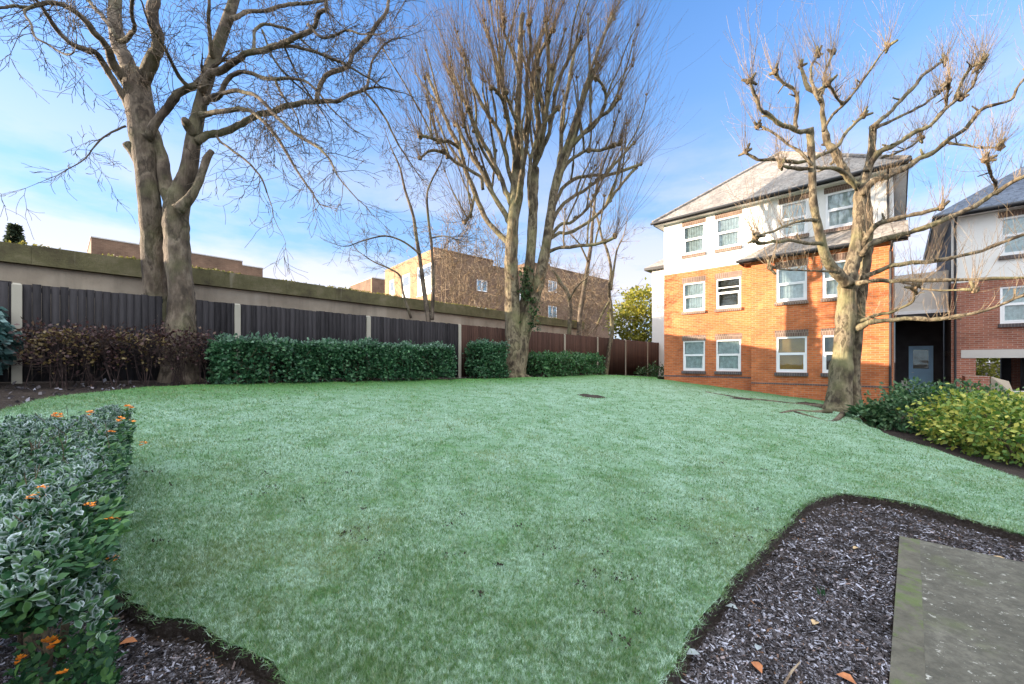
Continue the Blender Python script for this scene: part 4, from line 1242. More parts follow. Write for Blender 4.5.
limbs2 = [
 [(512, 247, 9), (502, 236, 8), (487, 220, 7.5), (476, 196, 7), (466, 171, 6.5), (458, 146, 6), (444, 114, 5.5), (435, 94, 5), (428, 76, 4)],
 [(512, 228, 8), (506, 217, 8), (495, 196, 7), (482, 172, 6.5), (472, 155, 6), (458, 129, 5.5), (455, 124, 5)],
 [(511, 205, 8), (503, 185, 7), (496, 167, 6.5), (479, 135, 6), (464, 102, 5.5), (450, 73, 4.5)],
 [(514, 190, 7), (508, 164, 6.5), (499, 132, 6), (485, 111, 5.5), (470, 79, 5), (464, 56, 4.5)],
 [(459, 148, 5), (450, 142, 5), (438, 140, 4.5), (420, 136, 4.5)],
 [(483, 190, 5), (479, 175, 5), (458, 164, 4.5), (444, 153, 4.5), (431, 151, 4), (420, 158, 3)],
 [(516, 175, 6), (513, 146, 6), (507, 117, 5.5), (501, 96, 5), (491, 88, 4.5)],
 [(511, 130, 5), (507, 112, 5), (502, 88, 5), (496, 56, 5), (488, 35, 5)],
 [(520, 76, 4.5), (511, 50, 4.5), (505, 32, 4.5), (504, 20, 4.5)],
 [(515, 224, 8), (520, 200, 7), (523, 175, 6.5), (529, 117, 6), (532, 76, 5.5), (540, 38, 5)],
 [(533, 218, 7), (528, 190, 6), (531, 160, 5.5), (543, 126, 5), (558, 108, 4.5)],
 [(534, 172, 7), (540, 145, 6), (546, 117, 5.5), (552, 67, 5)],
 [(535, 170, 7), (543, 150, 6), (549, 132, 6), (558, 85, 5.5), (569, 58, 5), (581, 38, 4.5)],
 [(534, 170, 7), (540, 145, 6.5), (546, 117, 6), (549, 67, 5), (546, 20, 5)],
 [(555, 187, 6.5), (560, 150, 6), (563, 117, 5.5), (572, 67, 5), (575, 47, 4.5)],
 [(552, 205, 7), (562, 170, 6.5), (575, 132, 6), (588, 88, 5.5), (597, 63, 5)],
 [(560, 170, 6), (572, 146, 5.5), (590, 126, 5), (610, 108, 5), (619, 98, 5)],
 [(557, 185, 5), (566, 164, 5), (584, 152, 4.5), (604, 149, 4.5), (620, 143, 4)],
 [(551, 222, 6), (556, 200, 5.5), (570, 181, 5), (590, 175, 4.5), (610, 174, 4.5), (641, 164, 4.5)],
 [(550, 232, 6), (556, 215, 5.5), (569, 199, 5), (598, 181, 4.5), (618, 160, 4), (634, 143, 4)],
 [(549, 240, 6), (560, 233, 5), (574, 232, 5), (600, 212, 4.5), (618, 188, 4), (636, 168, 4)],
 [(547, 252, 6), (556, 249, 5), (574, 246.5, 5), (600, 243, 4.5), (615, 236, 4.5)],
 [(549, 238, 5), (560, 225, 5), (573, 222, 4.5), (590, 206, 4), (597, 191, 5)],
 [(474, 196, 4), (473, 208, 4), (469, 217, 4), (465, 222, 4)],
 [(534, 172, 7), (537, 140, 6), (537, 99, 5.5), (540, 58, 5), (553, 30, 4)],
 [(515, 208, 7), (521, 178, 6), (521, 140, 5.5), (511, 110, 5), (506, 92, 4.5)],
 [(566, 150, 5), (578, 110, 4.5), (592, 70, 4.5), (606, 30, 4), (612, 14, 4)],
 [(519, 150, 5), (527, 120, 5), (526, 80, 4.5), (531, 46, 4.5), (529, 22, 4)],
 [(476, 150, 4), (468, 136, 4), (463, 116, 3.5), (463, 126, 3.5)],
 [(500, 180, 5), (488, 158, 4.5), (479, 142, 4), (472, 118, 4), (468, 108, 4)],
 [(561, 165, 5), (575, 140, 4.5), (597, 122, 4), (606, 92, 4), (596, 78, 4)],
]
SH = MB(); KN = []
ctr = P(520, 200, YC)
def shoots(mb, c, n_, L0, L1, rs, up=1.0, out=0.45, r=0.007, center=None, wander=0.10, rmin=0.003, kids=1):
    o = (c - (center or ctr)); o.z = 0
    if o.length > .01: o.normalize()
    for _ in range(n_):
        d = (Vector((0, 0, up)) + o * out * rs.uniform(.3, 1.5) + rvec(rs) * 0.42).normalized()
        L = rs.uniform(L0, L1)
        grow(mb, c + rvec(rs) * .06, d, L, r * rs.uniform(.6, 1.2), 1 if rs.random() < .5 else 0, rs, wander, .06, kids, 5, rmin)
for i, tr in enumerate(limbs2):
    tr = [(a, b, c_ * .70) for a, b, c_ in tr]
    dy = rs.uniform(-2.2, 2.2)
    m = MB()
    pts, rad = flesh(tr, YC + .2, dy, rs, m, 7, 4, jit=.03)
    lo = part('limb', m, M['bark_plane'], t2, True)
    e = pts[-1]
    k = MB(); k.blob(e, rs.uniform(.07, .12), rs); part('knuckle', k, M['bark_knuckle'], lo)
    for q in range(rs.randint(1, 3)):
        j = rs.randint(len(pts) // 2, len(pts) - 3)
        k = MB(); k.blob(pts[j] + rvec(rs) * .05, rs.uniform(.06, .10), rs); part('knuckle', k, M['bark_knuckle'], lo)
        shoots(SH, pts[j], 6, .8, 2.2, rs, center=ctr)
    for q in range(3):
        j = rs.randint(int(len(pts) * .3), len(pts) - 4)
        o_ = pts[j] - ctr; o_.z = 0
        d = (Vector((0, 0, 1.25)) + o_ * .16 + rvec(rs) * .38).normalized()
        sp, sr = [pts[j].copy()], [rad[j] * .62]; Lb = rs.uniform(1.3, 3.0)
        for w_ in range(5):
            d = (d + rvec(rs) * .16 + V(0, 0, .06)).normalized(); sp.append(sp[-1] + d * Lb / 5); sr.append(max(.018, sr[0] * (1 - .12 * w_)))
        sp, sr = smooth_path(sp, sr, 3)
        bb = MB(); bb.tube(sp, rough_radii(sp, sr, rs, .14), 6); br = part('branch', bb, M['bark_plane'], lo, True)
        k = MB(); k.blob(sp[-1], rs.uniform(.035, .065), rs); part('knuckle', k, M['bark_knuckle'], lo)
        shoots(SH, sp[-1], 11, .9, 2.6, rs, r=.006, rmin=.0028, center=ctr)
        twigs_along(SH, sp, sr, rs, 8, .9, 1, 2, .6, .2, .3, rmin=.0034)
    shoots(SH, e, 24, 1.2, 3.5, rs, r=.007, rmin=.003, center=ctr)
    twigs_along(SH, pts, rad, rs, 14, 1.3, 1, 2, .6, .2, .3, rmin=.004)
# wispy spray round the lower forks
for q in ((511, 262), (513, 280), (527, 270), (541, 280), (536, 292), (511, 240), (509, 300)):
    shoots(SH, P(*q, YC - .15), 9, .4, 1.3, rs, up=.25, out=.9, r=.006, rmin=.003, wander=.35, center=P(520, 280, YC + 1), kids=3)
tag(part('twig', SH, M['twig_red'], t2), kind='stuff')
pts = np.array([tuple(P(rs.gauss(526, 3), rs.uniform(268, 300), YC - .1)) for _ in range(260)] + [tuple(P(rs.gauss(533, 4), rs.uniform(300, 330), YC - .2)) for _ in range(140)])
leaves('ivy', pts, np.tile([0, -.7, .2], (len(pts), 1)), .11, M['ivy'], t2, rg)

# --- pollarded tree in front of the brick flats
rs = random.Random(44)
YR = 11.6
base = P(838, 412, YR); gb = gz(base.x, base.y)
t3 = thing('knuckled_tree', 'thick-limbed pollarded tree with knobbly ends in front of the orange brick flats', 'tree', (base.x, base.y, gb))
m = MB()
flesh([(838, 424, 44), (838, 410, 33), (840, 388, 27), (842, 358, 22), (845, 328, 21.5), (847, 297, 21.5), (848.5, 280, 20), (853, 262, 16), (857, 245, 15.5), (860, 222, 15.5), (860, 205, 15), (861, 192, 14), (865, 178, 11), (869, 165, 9.5), (872, 145, 8.5), (873, 126, 8)], YR, .3, rs, m, 16, 4, amt=.09)
flesh([(856, 420, 22), (855, 405, 16), (854, 380, 13), (856, 350, 12), (859, 320, 12), (862, 290, 12), (866, 262, 11.5), (868, 240, 11), (868, 215, 10), (866, 190, 9)], YR + .18, .25, rs, m, 12, 4, amt=.12)
flesh([(848, 284, 15), (838, 274, 13), (830, 265, 11.5), (824, 252, 10.5), (819, 232, 10), (815, 212, 9), (813, 198, 8.5), (812, 163, 8), (810.5, 140, 8), (810, 128, 7.5)], YR - .1, -.5, rs, m, 12, 4, amt=.08)
part('trunk', m, M['bark_plane'], t3, True)
# surface roots
roots = [[(826, 416, 9), (812, 412, 7), (796, 410.5, 6), (780, 413, 4)], [(846, 420, 9), (832, 421.5, 6), (812, 417, 6), (795, 412, 5)], [(824, 409, 9), (806, 405, 6), (786, 403, 5), (760, 400, 5), (735, 397, 4), (706, 392, 3)]]
for tr in roots:
    pts, rad = [], []
    for x, y, w in tr:
        q = on_ground(x, y, LAWN_H); q.z -= 0.012; pts.append(q); rad.append(w / 2 / F_PX * q.y * .6)
    pts[0] = pts[0].lerp(Vector((base.x, base.y, pts[0].z)), .4); pts[0].z += .08
    pts, rad = smooth_path(pts, rad, 4)
    for q in pts: q.z += .02 * mnoise.noise(q * 2.5)
    m = MB(); m.tube(pts, rad, 8); part('root', m, M['bark_old'], t3, True)
limbs3 = [ # trace, knuckle at end, depth drift
 ([(810, 131, 7), (798, 131, 6.5), (781, 125, 6), (766, 116, 5), (760, 109, 4.5), (755, 95, 4), (750, 81, 4)], -.8),
 ([(797, 128, 5), (796.5, 112, 4.5), (795.5, 93, 4.2), (784, 84, 4.2), (775, 72, 4)], -.3),
 ([(858, 186, 12), (850, 176, 11), (842, 166, 10.5), (834, 153, 9.5), (828, 142, 9), (822, 119, 7), (819, 98, 5.5), (810, 87, 4.8), (801, 66, 4)], .6),
 ([(819, 100, 4.5), (814, 88, 4), (812, 68, 3.4), (817.5, 55, 2.6)], .5),
 ([(820, 102, 4.5), (824, 88, 4), (825, 75, 3.6), (833.5, 52, 3.4)], .9),
 ([(823, 131, 5), (831, 118, 4.6), (841, 107, 4.4), (854, 93, 4), (869, 72, 3.4), (877, 60, 2.8), (888, 46, 1.6)], -.6),
 ([(842, 105, 3.6), (836, 97, 3.6), (828, 84, 3.6)], -.7),
 ([(746, 152, 3), (757, 161, 4), (775, 161, 4.4), (793, 161, 4.6), (816, 157, 5), (828, 150, 5), (839, 142, 5), (851, 128, 5), (863, 116, 4.6)], .2),
 ([(858, 190, 7), (846, 176, 6), (836, 170, 5.5), (816, 167, 5), (797, 168, 4.6), (781, 166, 4)], -.9),
 ([(872, 127, 7), (881, 119, 6.5), (889, 113, 6), (907, 95, 5.5), (921, 78, 5), (934, 66, 4.2), (945, 60, 4)], .5),
 ([(873, 130, 5), (892, 120, 4.4), (918, 107, 4), (930, 100, 3.6), (939, 92, 3.4)], 1.2),
 ([(866, 172, 9), (874, 158, 8), (883, 151, 7.5), (898, 142, 7), (913, 133, 6.6), (930, 125, 6), (948, 106, 5.4), (961, 98, 5)], -.7),
 ([(946, 106, 4.4), (948, 95, 4.4), (949, 81, 4.6)], -.6),
 ([(957, 99, 4.4), (958, 90, 4.2), (970, 68, 4), (983, 62, 3.6)], -.7),
 ([(957, 100, 4), (972, 86, 4), (979, 66, 3)], -.5),
 ([(863, 195, 10), (876, 181, 9), (889, 174, 8.5), (913, 163, 7.6), (932, 152, 7), (948, 141, 6.6), (963, 130, 6.2), (977, 117, 6), (986, 107, 5.6), (1009, 100, 5), (1018, 88, 4), (1030, 72, 3)], -1.4),
 ([(946, 142, 4), (971, 147, 3.6), (1000, 147, 3)], -1.0),
 ([(858, 262, 8), (864, 246, 8), (872, 231, 7.5), (881, 221, 7), (900, 217, 6.6), (918, 215, 6.2), (941, 208, 5.6)], -1.2),
 ([(862, 256, 9), (871, 244, 9), (895, 236, 8.6), (924, 227, 8.2), (965, 211, 8), (989, 198, 7.4), (1012, 183, 7), (1026, 174, 6.4), (1060, 158, 5)], -1.6),
 ([(997, 194, 5), (992, 180, 4.6), (987, 166, 4.4), (985, 160, 4.4)], -1.5),
 ([(858, 284, 9), (867, 276, 7.5), (891, 267, 7), (934, 260, 6.6), (975, 252, 6.2), (1000, 243, 6), (1024, 233, 5.6), (1060, 221, 4.6)], -1.9),
 ([(850, 283, 9), (866, 281, 7), (891, 280.5, 6.4), (958, 280.5, 5.8), (1024, 278, 5), (1050, 276, 4)], -2.4),
 ([(896, 281, 3.6), (914, 285, 3.4), (931, 290, 3.2), (975, 290, 2.6)], -2.0),
 ([(848, 337, 11), (858, 328, 9), (871, 323, 8), (904, 318, 7), (930, 319, 6.6), (958, 318, 6.2), (992, 309, 5.8), (1024, 296, 5.2), (1050, 286, 4)], -2.6),
 ([(852, 325, 7), (866, 319, 5.4), (884, 314, 5), (901, 309, 4), (912, 300, 3.2), (914, 288, 2.6)], -.9),
 ([(816, 221, 5), (800, 222, 3.6), (788, 226, 3.4), (769, 233, 3.2), (757, 236, 3.6)], -.9),
 ([(822, 243, 6), (806, 243, 4.8), (790, 240, 4.6), (775, 243, 4.4), (762, 243, 4.4), (755, 240, 4)], -.6),
 ([(834, 272, 4), (815, 272, 2.4), (790, 271, 2), (770, 268, 1.6)], -.6),
 ([(882, 158, 4), (897, 152, 3.6), (910, 146, 3), (921, 138, 2.6)], .6),
 ([(812, 165, 5), (800, 152, 3.4), (786, 143, 3), (770, 131, 3), (758, 126, 3)], .5),
]
SR = MB()
ctr3 = P(850, 250, YR)
for i, (tr, dy) in enumerate(limbs3):
    tr = [(a, b, c_ * .88) for a, b, c_ in tr]
    m = MB()
    y0 = {0: -.62, 1: -.62, 25: -.4, 26: -.35, 27: -.2, 29: -.55}.get(i, .1 * (i % 3))
    pts, rad = flesh(tr, YR + y0, dy, rs, m, 8, 4, jit=.03, amt=.22)
    lo = part('limb', m, M['bark_plane'], t3, True)
    ends = [pts[0], pts[-1]] if i == 7 else [pts[-1]]
    for e in ends:
        k = MB(); k.blob(e, rs.uniform(.065, .10), rs); part('knuckle', k, M['bark_knuckle'], lo)
        for q in range(3):
            d = (rvec(rs) + V(0, 0, .5)).normalized(); k = MB(); k.tube([e, e + d * .12, e + d * rs.uniform(.16, .26)], [.045, .04, .03], 6); part('spur', k, M['bark_plane'], lo, True)
        shoots(SR, e, 17, .5, 2.0, rs, out=.15, r=.006, rmin=.0028, center=ctr3, wander=.16)
    for q in range(3):
        j = rs.randint(len(pts) // 4, len(pts) - 3)
        d = (rvec(rs) + V(0, 0, .7)).normalized(); k = MB(); k.tube([pts[j], pts[j] + d * .14, pts[j] + d * .24], [rad[j] * .6, rad[j] * .45, rad[j] * .35], 6)
        part('spur', k, M['bark_plane'], lo, True)
        shoots(SR, pts[j], 3, .3, 1.2, rs, out=.1, r=.005, rmin=.0026, center=ctr3)
    twigs_along(SR, pts, rad, rs, 20, .75, 1, 2, .6, .2, .2, rmin=.0028)
for q in ((882, 185), (888, 195), (876, 190), (868, 220), (893, 180)):
    shoots(SR, P(*q, YR - .2), 10, .4, 1.2, rs, up=.9, out=.8, r=.006, rmin=.003, center=P(850, 230, YR + 1), wander=.25)
tag(part('twig', SR, M['twig_pale'], t3), kind='stuff')

# --- slender young trees along the fence
def sapling(name, label, stems, Y, rs, mat, twm, tw=10, lift=.15, L=.9, group=None):
    b_ = P(stems[0][0][0], stems[0][0][1], Y)
    zb = gz(b_.x, b_.y)
    o = thing(name, label, 'tree', (b_.x, b_.y, zb), group)
    st = MB(); tb = MB()
    for i, tr in enumerate(stems):
        pts, rad = trace(tr, Y, rs.uniform(-.5, .5) if i else 0.2)
        if i == 0 or tr[0][1] > 325:
            pts.insert(0, Vector((pts[0].x, pts[0].y, gz(pts[0].x, pts[0].y) - .1))); rad.insert(0, rad[0] * 1.3)
        pts, rad = smooth_path(pts, rad, 4)
        st.tube(pts, rough_radii(pts, rad, rs), 7)
        grow(tb, pts[-1], (pts[-1] - pts[-3]).normalized(), L * 1.2, rad[-1] * .9, 2, rs, .25, .1, 3, 6, .004)
        twigs_along(tb, pts, rad, rs, tw, L, 2, 3, lift, .35, .35, rmin=.0045)
    part('trunk', st, mat, o, True)
    tag(part('twig', tb, twm, o), kind='stuff')
    return o
rs = random.Random(55)
sapling('young_tree', 'slender two-stemmed bare tree rising behind the fence in front of the far flats',
        [[(430, 345, 6), (428, 318, 5), (424, 290, 4.6), (420, 260, 4), (416, 235, 3.6), (413, 215, 3.2), (405, 190, 2.6), (400, 168, 2), (392, 150, 1.4)],
         [(432, 320, 4), (433, 290, 3.4), (432, 250, 3), (429, 225, 2.6), (427, 196, 2.2), (432, 180, 1.8), (440, 165, 1.4)],
         [(420, 254, 2.4), (404, 242, 2), (386, 236, 1.8), (365, 240, 1.4), (349, 246, 1)],
         [(411, 318, 2.6), (403, 292, 2.4), (400, 276, 2.2), (388, 268, 1.8), (374, 262, 1.4), (362, 254, 1)],
         [(432, 238, 1.8), (444, 236, 1.4), (458, 240, 1)]], 14.2, rs, M['bark_old'], M['twig_old'], 16, .05, .8)
sapling('leaning_tree', 'slim pale bare tree leaning beside the fence left of the yellow-green bush',
        [[(606, 374, 4.5), (609, 350, 4.5), (612, 333, 4.2), (611, 310, 4), (609, 290, 3.6), (611, 270, 3), (607, 250, 2.8), (602, 238, 2.4), (598, 220, 2), (592, 205, 1.4)],
         [(611, 290, 2.6), (614, 268, 2.2), (617, 250, 1.8), (622, 240, 1.2)],
         [(610, 300, 2.4), (603, 312, 2), (597, 325, 2)]], 21.2, rs, M['bark_plane'], M['twig_pale'], 14, .15, 1.2)
sapling('ivy_tree', 'straight slim bare tree with ivy at its foot behind the brown fence',
        [[(579, 335, 5), (580, 315, 5), (583, 295, 4.6), (587, 270, 4.2), (591, 245, 3.8), (592, 230, 3.4), (594, 210, 2.8), (596, 190, 2), (600, 172, 1.4)],
         [(588, 262, 2.2), (580, 245, 1.8), (572, 236, 1.2)]], 23.0, rs, M['bark_old'], M['twig_pale'], 14, .15, 1.3)
sapling('crooked_tree', 'short crooked bare stem bending left behind the brown fence',
        [[(569, 340, 4.5), (570, 320, 4.5), (570, 305, 4.4), (567, 292, 4.2), (561, 284, 4), (557, 276, 3.2), (552, 270, 2.4)],
         [(569, 300, 2.2), (576, 288, 1.6), (584, 280, 1)]], 20.5, rs, M['bark_old'], M['twig_pale'], 14, .2, 1.2)

# scrubby growth in front of the far flats
def scrub(name, label, x0, x1, y0, y1, Y, n_, seed, mat):
    rs = random.Random(seed)
    c = P((x0 + x1) / 2, y1, Y)
    o = thing(name, label, 'shrub', (c.x, c.y, gz(c.x, c.y)))
    mb = MB(); mt = MB()
    for _ in range(n_):
        x = rs.uniform(x0, x1)
        a = P(x, y1, Y + rs.uniform(-.6, .6)); a.z = gz(a.x, a.y)
        top = P(x + rs.uniform(-14, 14), rs.uniform(y0, y0 + (y1 - y0) * .5), Y + rs.uniform(-.8, .8))
        mid = a.lerp(top, .5) + rvec(rs) * .3
        pts, rad = smooth_path([a, mid, top], [.03, .02, .008], 4)
        mb.tube(pts, rad, 5)
        twigs_along(mt, pts, rad, rs, 12, 1.5, 2, 3, .15, .5, .4, rmin=.008)
    tag(part('stem', mb, mat, o), kind='stuff')
    tag(part('twig', mt, mat, o), kind='stuff')
scrub('bare_scrub', 'pale tangle of bare shrub stems between the garage roof and the tall middle tree', 440, 512, 225, 330, 20.5, 16, 3, M['twig_pale'])
scrub('bare_thicket', 'wide tangle of bare brown scrub behind the brown fence before the far flats', 535, 606, 268, 335, 26.0, 18, 4, M['twig_pale'])

# yellow-green bush behind the fence
def bushy(name, label, cat, c, rad, n_cl, per, leaf, mat, seed, clr=0.25, spread=0.8, stems=6, trunk=None):
    rng = np.random.default_rng(seed); rs = random.Random(seed)
    zb = gz(c.x, c.y)
    o = thing(name, label, cat, (c.x, c.y, zb))
    d = rng.normal(0, 1, (n_cl, 3)); d /= np.linalg.norm(d, axis=1)[:, None]
    rr = rng.uniform(0.35, 1.0, n_cl) ** 0.5
    lump = 1 + 0.22 * np.sin(d[:, 0] * 5 + seed) * np.sin(d[:, 2] * 6 + 1) + rng.normal(0, .07, n_cl)
    p_ = d * (rr * lump)[:, None] * np.array(rad)
    pts = np.repeat(p_, per, 0) + rng.normal(0, clr, (n_cl * per, 3)) + np.array(c)
    k = pts[:, 2] > g(pts[:, 0], pts[:, 1]) + .03
    leaves('crown' if cat == 'tree' else 'foliage', pts[k], np.repeat(d, per, 0)[k], leaf, mat, o, rng, spread=spread)
    mb = MB()
    for i in range(stems):
        e = Vector(c) + Vector((rs.uniform(-.6, .6) * rad[0], rs.uniform(-.6, .6) * rad[1], rs.uniform(0, .6) * rad[2]))
        a = Vector((c.x + rs.uniform(-.15, .15) * rad[0], c.y + rs.uniform(-.15, .15) * rad[1], zb - .05))
        pts_, rd = smooth_path([a, a.lerp(e, .5) + rvec(rs) * .12 * rad[0], e], [.02 + .012 * rad[2], .015 + .008 * rad[2], .006], 4)
        mb = MB(); mb.tube(pts_, rd, 6)
        part('trunk' if cat == 'tree' else 'stem', mb, M['stem'], o)
    return o
bushy('yellow_bush', 'sunlit yellow-green bush behind the fence next to the brick flats', 'bush', P(642, 322, 30), (2.3, 2.0, 2.6), 420, 14, .22, M['yellowgreen'], 5, .22)
bushy('sunny_shrub', 'small sunlit yellow-green shrub seen through the underpass', 'shrub', fr2.p(2.0, -12.5, 1.2), (1.3, 1.2, 1.7), 200, 12, .18, M['yellowgreen'], 6, .2)  # yellow leaf colour stands in for sunlight on this shrub
# conifer tip over the garage roof
rng = np.random.default_rng(8)
ct = P(15, 226, 30)
o = thing('conifer_tree', 'small dark conifer top poking up over the garage roof at far left', 'tree', (ct.x, ct.y, gz(ct.x, ct.y)))
hh = ct.z - 1.0; z = rng.uniform(0, 1, 6000) ** .7; an = rng.uniform(0, 6.283, 6000); r_ = (1 - z) * 2.4 * rng.uniform(.3, 1, 6000) + .06 + .25 * np.sin(z * 70) * (1 - z)
pts = np.stack([ct.x + r_ * np.cos(an), ct.y + r_ * np.sin(an), 1.0 + z * hh - .25 * r_], 1)
leaves('crown', pts, np.stack([np.cos(an), np.sin(an), 0 * an + .2], 1), .3, M['conifer'], o, rng)
m = MB(); m.tube([Vector((ct.x, ct.y, .5)), Vector((ct.x, ct.y, ct.z - .2))], [.2, .02], 7); part('trunk', m, M['bark_old'], o)

# ------------------------------------------------------------------ hedges along the fence
def hedge(name, label, px0, px1, off, width, top, leaf, n_cl, per, mat, seed, clr=.05, frost=.5, zlift=0.12, group=None):
    rng = np.random.default_rng(seed); rs = random.Random(seed)
    q1 = off + width
    s0, s1 = s_of_px(px0, off) + .08, s_of_px(px1, q1) - .06
    c = fence_fr.p((s0 + s1) / 2, off + width / 2, 0); zb = gz(c.x, c.y)
    o = thing(name, label, 'hedge', (c.x, c.y, zb), group)
    W, O_, loc = clump_box(rng, fence_fr, s0, s1, off, q1, zb + zlift, top, n_cl, per, clr)
    k = W[:, 2] > g(W[:, 0], W[:, 1]) + .05
    W, O_ = W[k], O_[k]
    fz = np.clip((W[:, 2] - (top - .10)) / .12, 0, 1) * frost * rng.uniform(.4, 1, len(W)) + .06 * rng.uniform(0, 1, len(W))
    leaves('foliage', W, O_, leaf, mat, o, rng, frost=fz)
    mb = MB()
    for i in range(int((s1 - s0) * 7)):
        s = rs.uniform(s0 + .1, s1 - .1); q = rs.uniform(off + .12, q1 - .12)
        a = fence_fr.p(s, q, 0); a.z = gz(a.x, a.y) - .03
        e = fence_fr.p(s + rs.uniform(-.2, .2), q + rs.uniform(-.15, .15), top - rs.uniform(.05, .4))
        pts, rd = smooth_path([a, a.lerp(e, .5) + rvec(rs) * .05, e], [.016, .012, .005], 3); mb.tube(pts, rd, 5)
        grow(mb, pts[3], (rvec(rs) + V(0, 0, .6)).normalized(), .5, .007, 1, rs, .3, .1, 3, 4, .003)
    tag(part('stem', mb, M['stem'], o), kind='stuff')
    return o
hedge('long_hedge', 'long dark green clipped hedge in front of the black fence', 209, 455,   .35, .75, 2.0, .07, 3200, 8, M['laurel'], 1)
hedge('square_hedge', 'short square dark green hedge left of the tall pollarded tree', 466, 508, .35, .8, 2.18, .075, 900, 8, M['laurel'], 2)
hedge('low_hedge', 'low bright green clipped hedge right of the tall pollarded tree', 526, 604, .5, .9, 1.85, .085, 1300, 8, M['laurel2'], 3, frost=.2)

def brown_hedge(label, px0, px1, seed, yellow):
    rng = np.random.default_rng(seed); rs = random.Random(seed)
    s0, s1 = s_of_px(px0, .7), s_of_px(px1, .7)
    c = fence_fr.p((s0 + s1) / 2, .5, 0); zb = gz(c.x, c.y)
    o = thing('brown_hedge', label, 'hedge', (c.x, c.y, zb), 'thin brown hedges before the black fence')
    W, O_, loc = clump_box(rng, fence_fr, s0, s1, .25, .7, zb + .3, 2.12, 240, 9, .07)
    k = (rng.uniform(0, 1, len(W)) < np.clip((W[:, 2] - zb - .25) / .55, .08, 1))
    W, O_ = W[k], O_[k]
    rnd = rng.uniform(0, .75, len(W)); 
    cy = np.array(fence_fr.p(s0 + (s1 - s0) * yellow, .7, 1.75)); dd = np.linalg.norm(W - cy, axis=1)
    rnd = np.where((dd < .45) & (rng.uniform(0, 1, len(W)) < .5), .97, rnd)
    leaves('foliage', W, O_, .055, M['brownleaf'], o, rng, rnd=rnd)
    mb = MB()
    for i in range(38):
        s = rs.uniform(s0 + .05, s1 - .05); q = rs.uniform(.3, .65)
        s_ = s0 + (s1 - s0) * (round((s - s0) / (s1 - s0) * 3) / 3) * .9 + .1
        a = fence_fr.p(s_ + rs.uniform(-.12, .12), q, 0); a.z = gz(a.x, a.y) - .03
        e = fence_fr.p(s, q + rs.uniform(-.1, .1), 2.15 - rs.uniform(0, .3))
        pts, rd = smooth_path([a, a.lerp(e, .5) + rvec(rs) * .07, e], [.006, .005, .003], 3); mb.tube(pts, rd, 4)
        grow(mb, pts[3], (rvec(rs) + V(0, 0, .5)).normalized(), .5, .005, 2, rs, .4, .1, 3, 4, .0025)
    tag(part('stem', mb, M['twig_dark'], o), kind='stuff')
brown_hedge('thin purple-brown hedge with a patch of yellow leaves next to the left concrete post', 24, 112, 71, .45)
brown_hedge('thin purple-brown hedge under the large old tree next to the long green hedge', 113, 207, 72, .25)

# drooping blue-green conifer at the left edge
rng = np.random.default_rng(12); rs = random.Random(12)
c = Vector((-8.2, 5.95, 0)); zb = gz(c.x, c.y)
o = thing('drooping_conifer', 'blue-green drooping conifer shrub by the concrete post at the left edge', 'shrub', (c.x, c.y, zb))
z = rng.uniform(0, 1, 5200); an = rng.uniform(0, 6.283, 5200)
r_ = (.52 - .30 * np.abs(z - .55) * 1.6) * rng.uniform(.55, 1, 5200) * (1 + .18 * np.sin(an * 5 + z * 8))
pts = np.stack([c.x + r_ * np.cos(an), c.y + r_ * np.sin(an), zb + .12 + z * 1.12], 1)
leaves('foliage', pts, np.stack([np.cos(an) * .6, np.sin(an) * .6, -.8 + 0 * an], 1), .11, M['bluegreen'], o, rng, spread=.35)
m = MB()
for i in range(9):
    th = i * .7; a = Vector((c.x, c.y, zb - .05)); e = Vector((c.x + .3 * math.cos(th), c.y + .3 * math.sin(th), zb + .9))
    m.tube([a, a.lerp(e, .5) + V(0, 0, .1), e], [.02, .014, .006], 5)
part('stem', m, M['stem'], o)

# low plants by the brown fence
bushy('leafy_clump', 'low leafy clump at the foot of the fence beside the brick flats', 'plant', Vector((*on_ground(652, 377).xy, gz(*on_ground(652, 377).xy) + .2)), (1.0, .5, .38), 90, 10, .12, M['shrubgreen'], 14, .1)
bushy('leafy_sprig', 'small leafy sprig beside the leaning pale tree', 'plant', Vector((*on_ground(601, 374).xy, gz(*on_ground(601, 374).xy) + .6)), (.35, .3, .7), 40, 9, .11, M['shrubgreen'], 15, .1)

# ------------------------------------------------------------------ right-hand shrubs
def ground_c(x, y, h): 
    q = on_ground(x, y); return Vector((q.x, q.y, q.z + h))
bushy('green_shrub', 'dark green leafy shrub at the foot of the knuckled tree', 'shrub', Vector((9.6, 9.5, .42)), (.95, .8, .62), 330, 12, .085, M['shrubgreen'], 22, .09)
bushy('rounded_shrub', 'mid green rounded shrub before the dark doorway', 'shrub', Vector((10.5, 9.1, .45)), (.9, .9, .62), 300, 12, .085, M['shrubgreen'], 23, .09)
bushy('variegated_shrub', 'yellow variegated shrub left half of the border before the right flats', 'shrub', Vector((9.25, 7.95, .42)), (.95, .85, .60), 360, 12, .075, M['variegated'], 24, .08)
bushy('golden_shrub', 'brightest yellow variegated shrub in the border at the right edge', 'shrub', Vector((8.8, 6.95, .40)), (.95, .8, .60), 360, 12, .075, M['variegated'], 25, .08)
bushy('grassy_tuft', 'tuft of grassy green leaves at the right foot of the knuckled tree', 'plant', ground_c(870, 424, .16), (.4, .35, .25), 60, 10, .16, M['shrubgreen'], 26, .06, spread=.4)

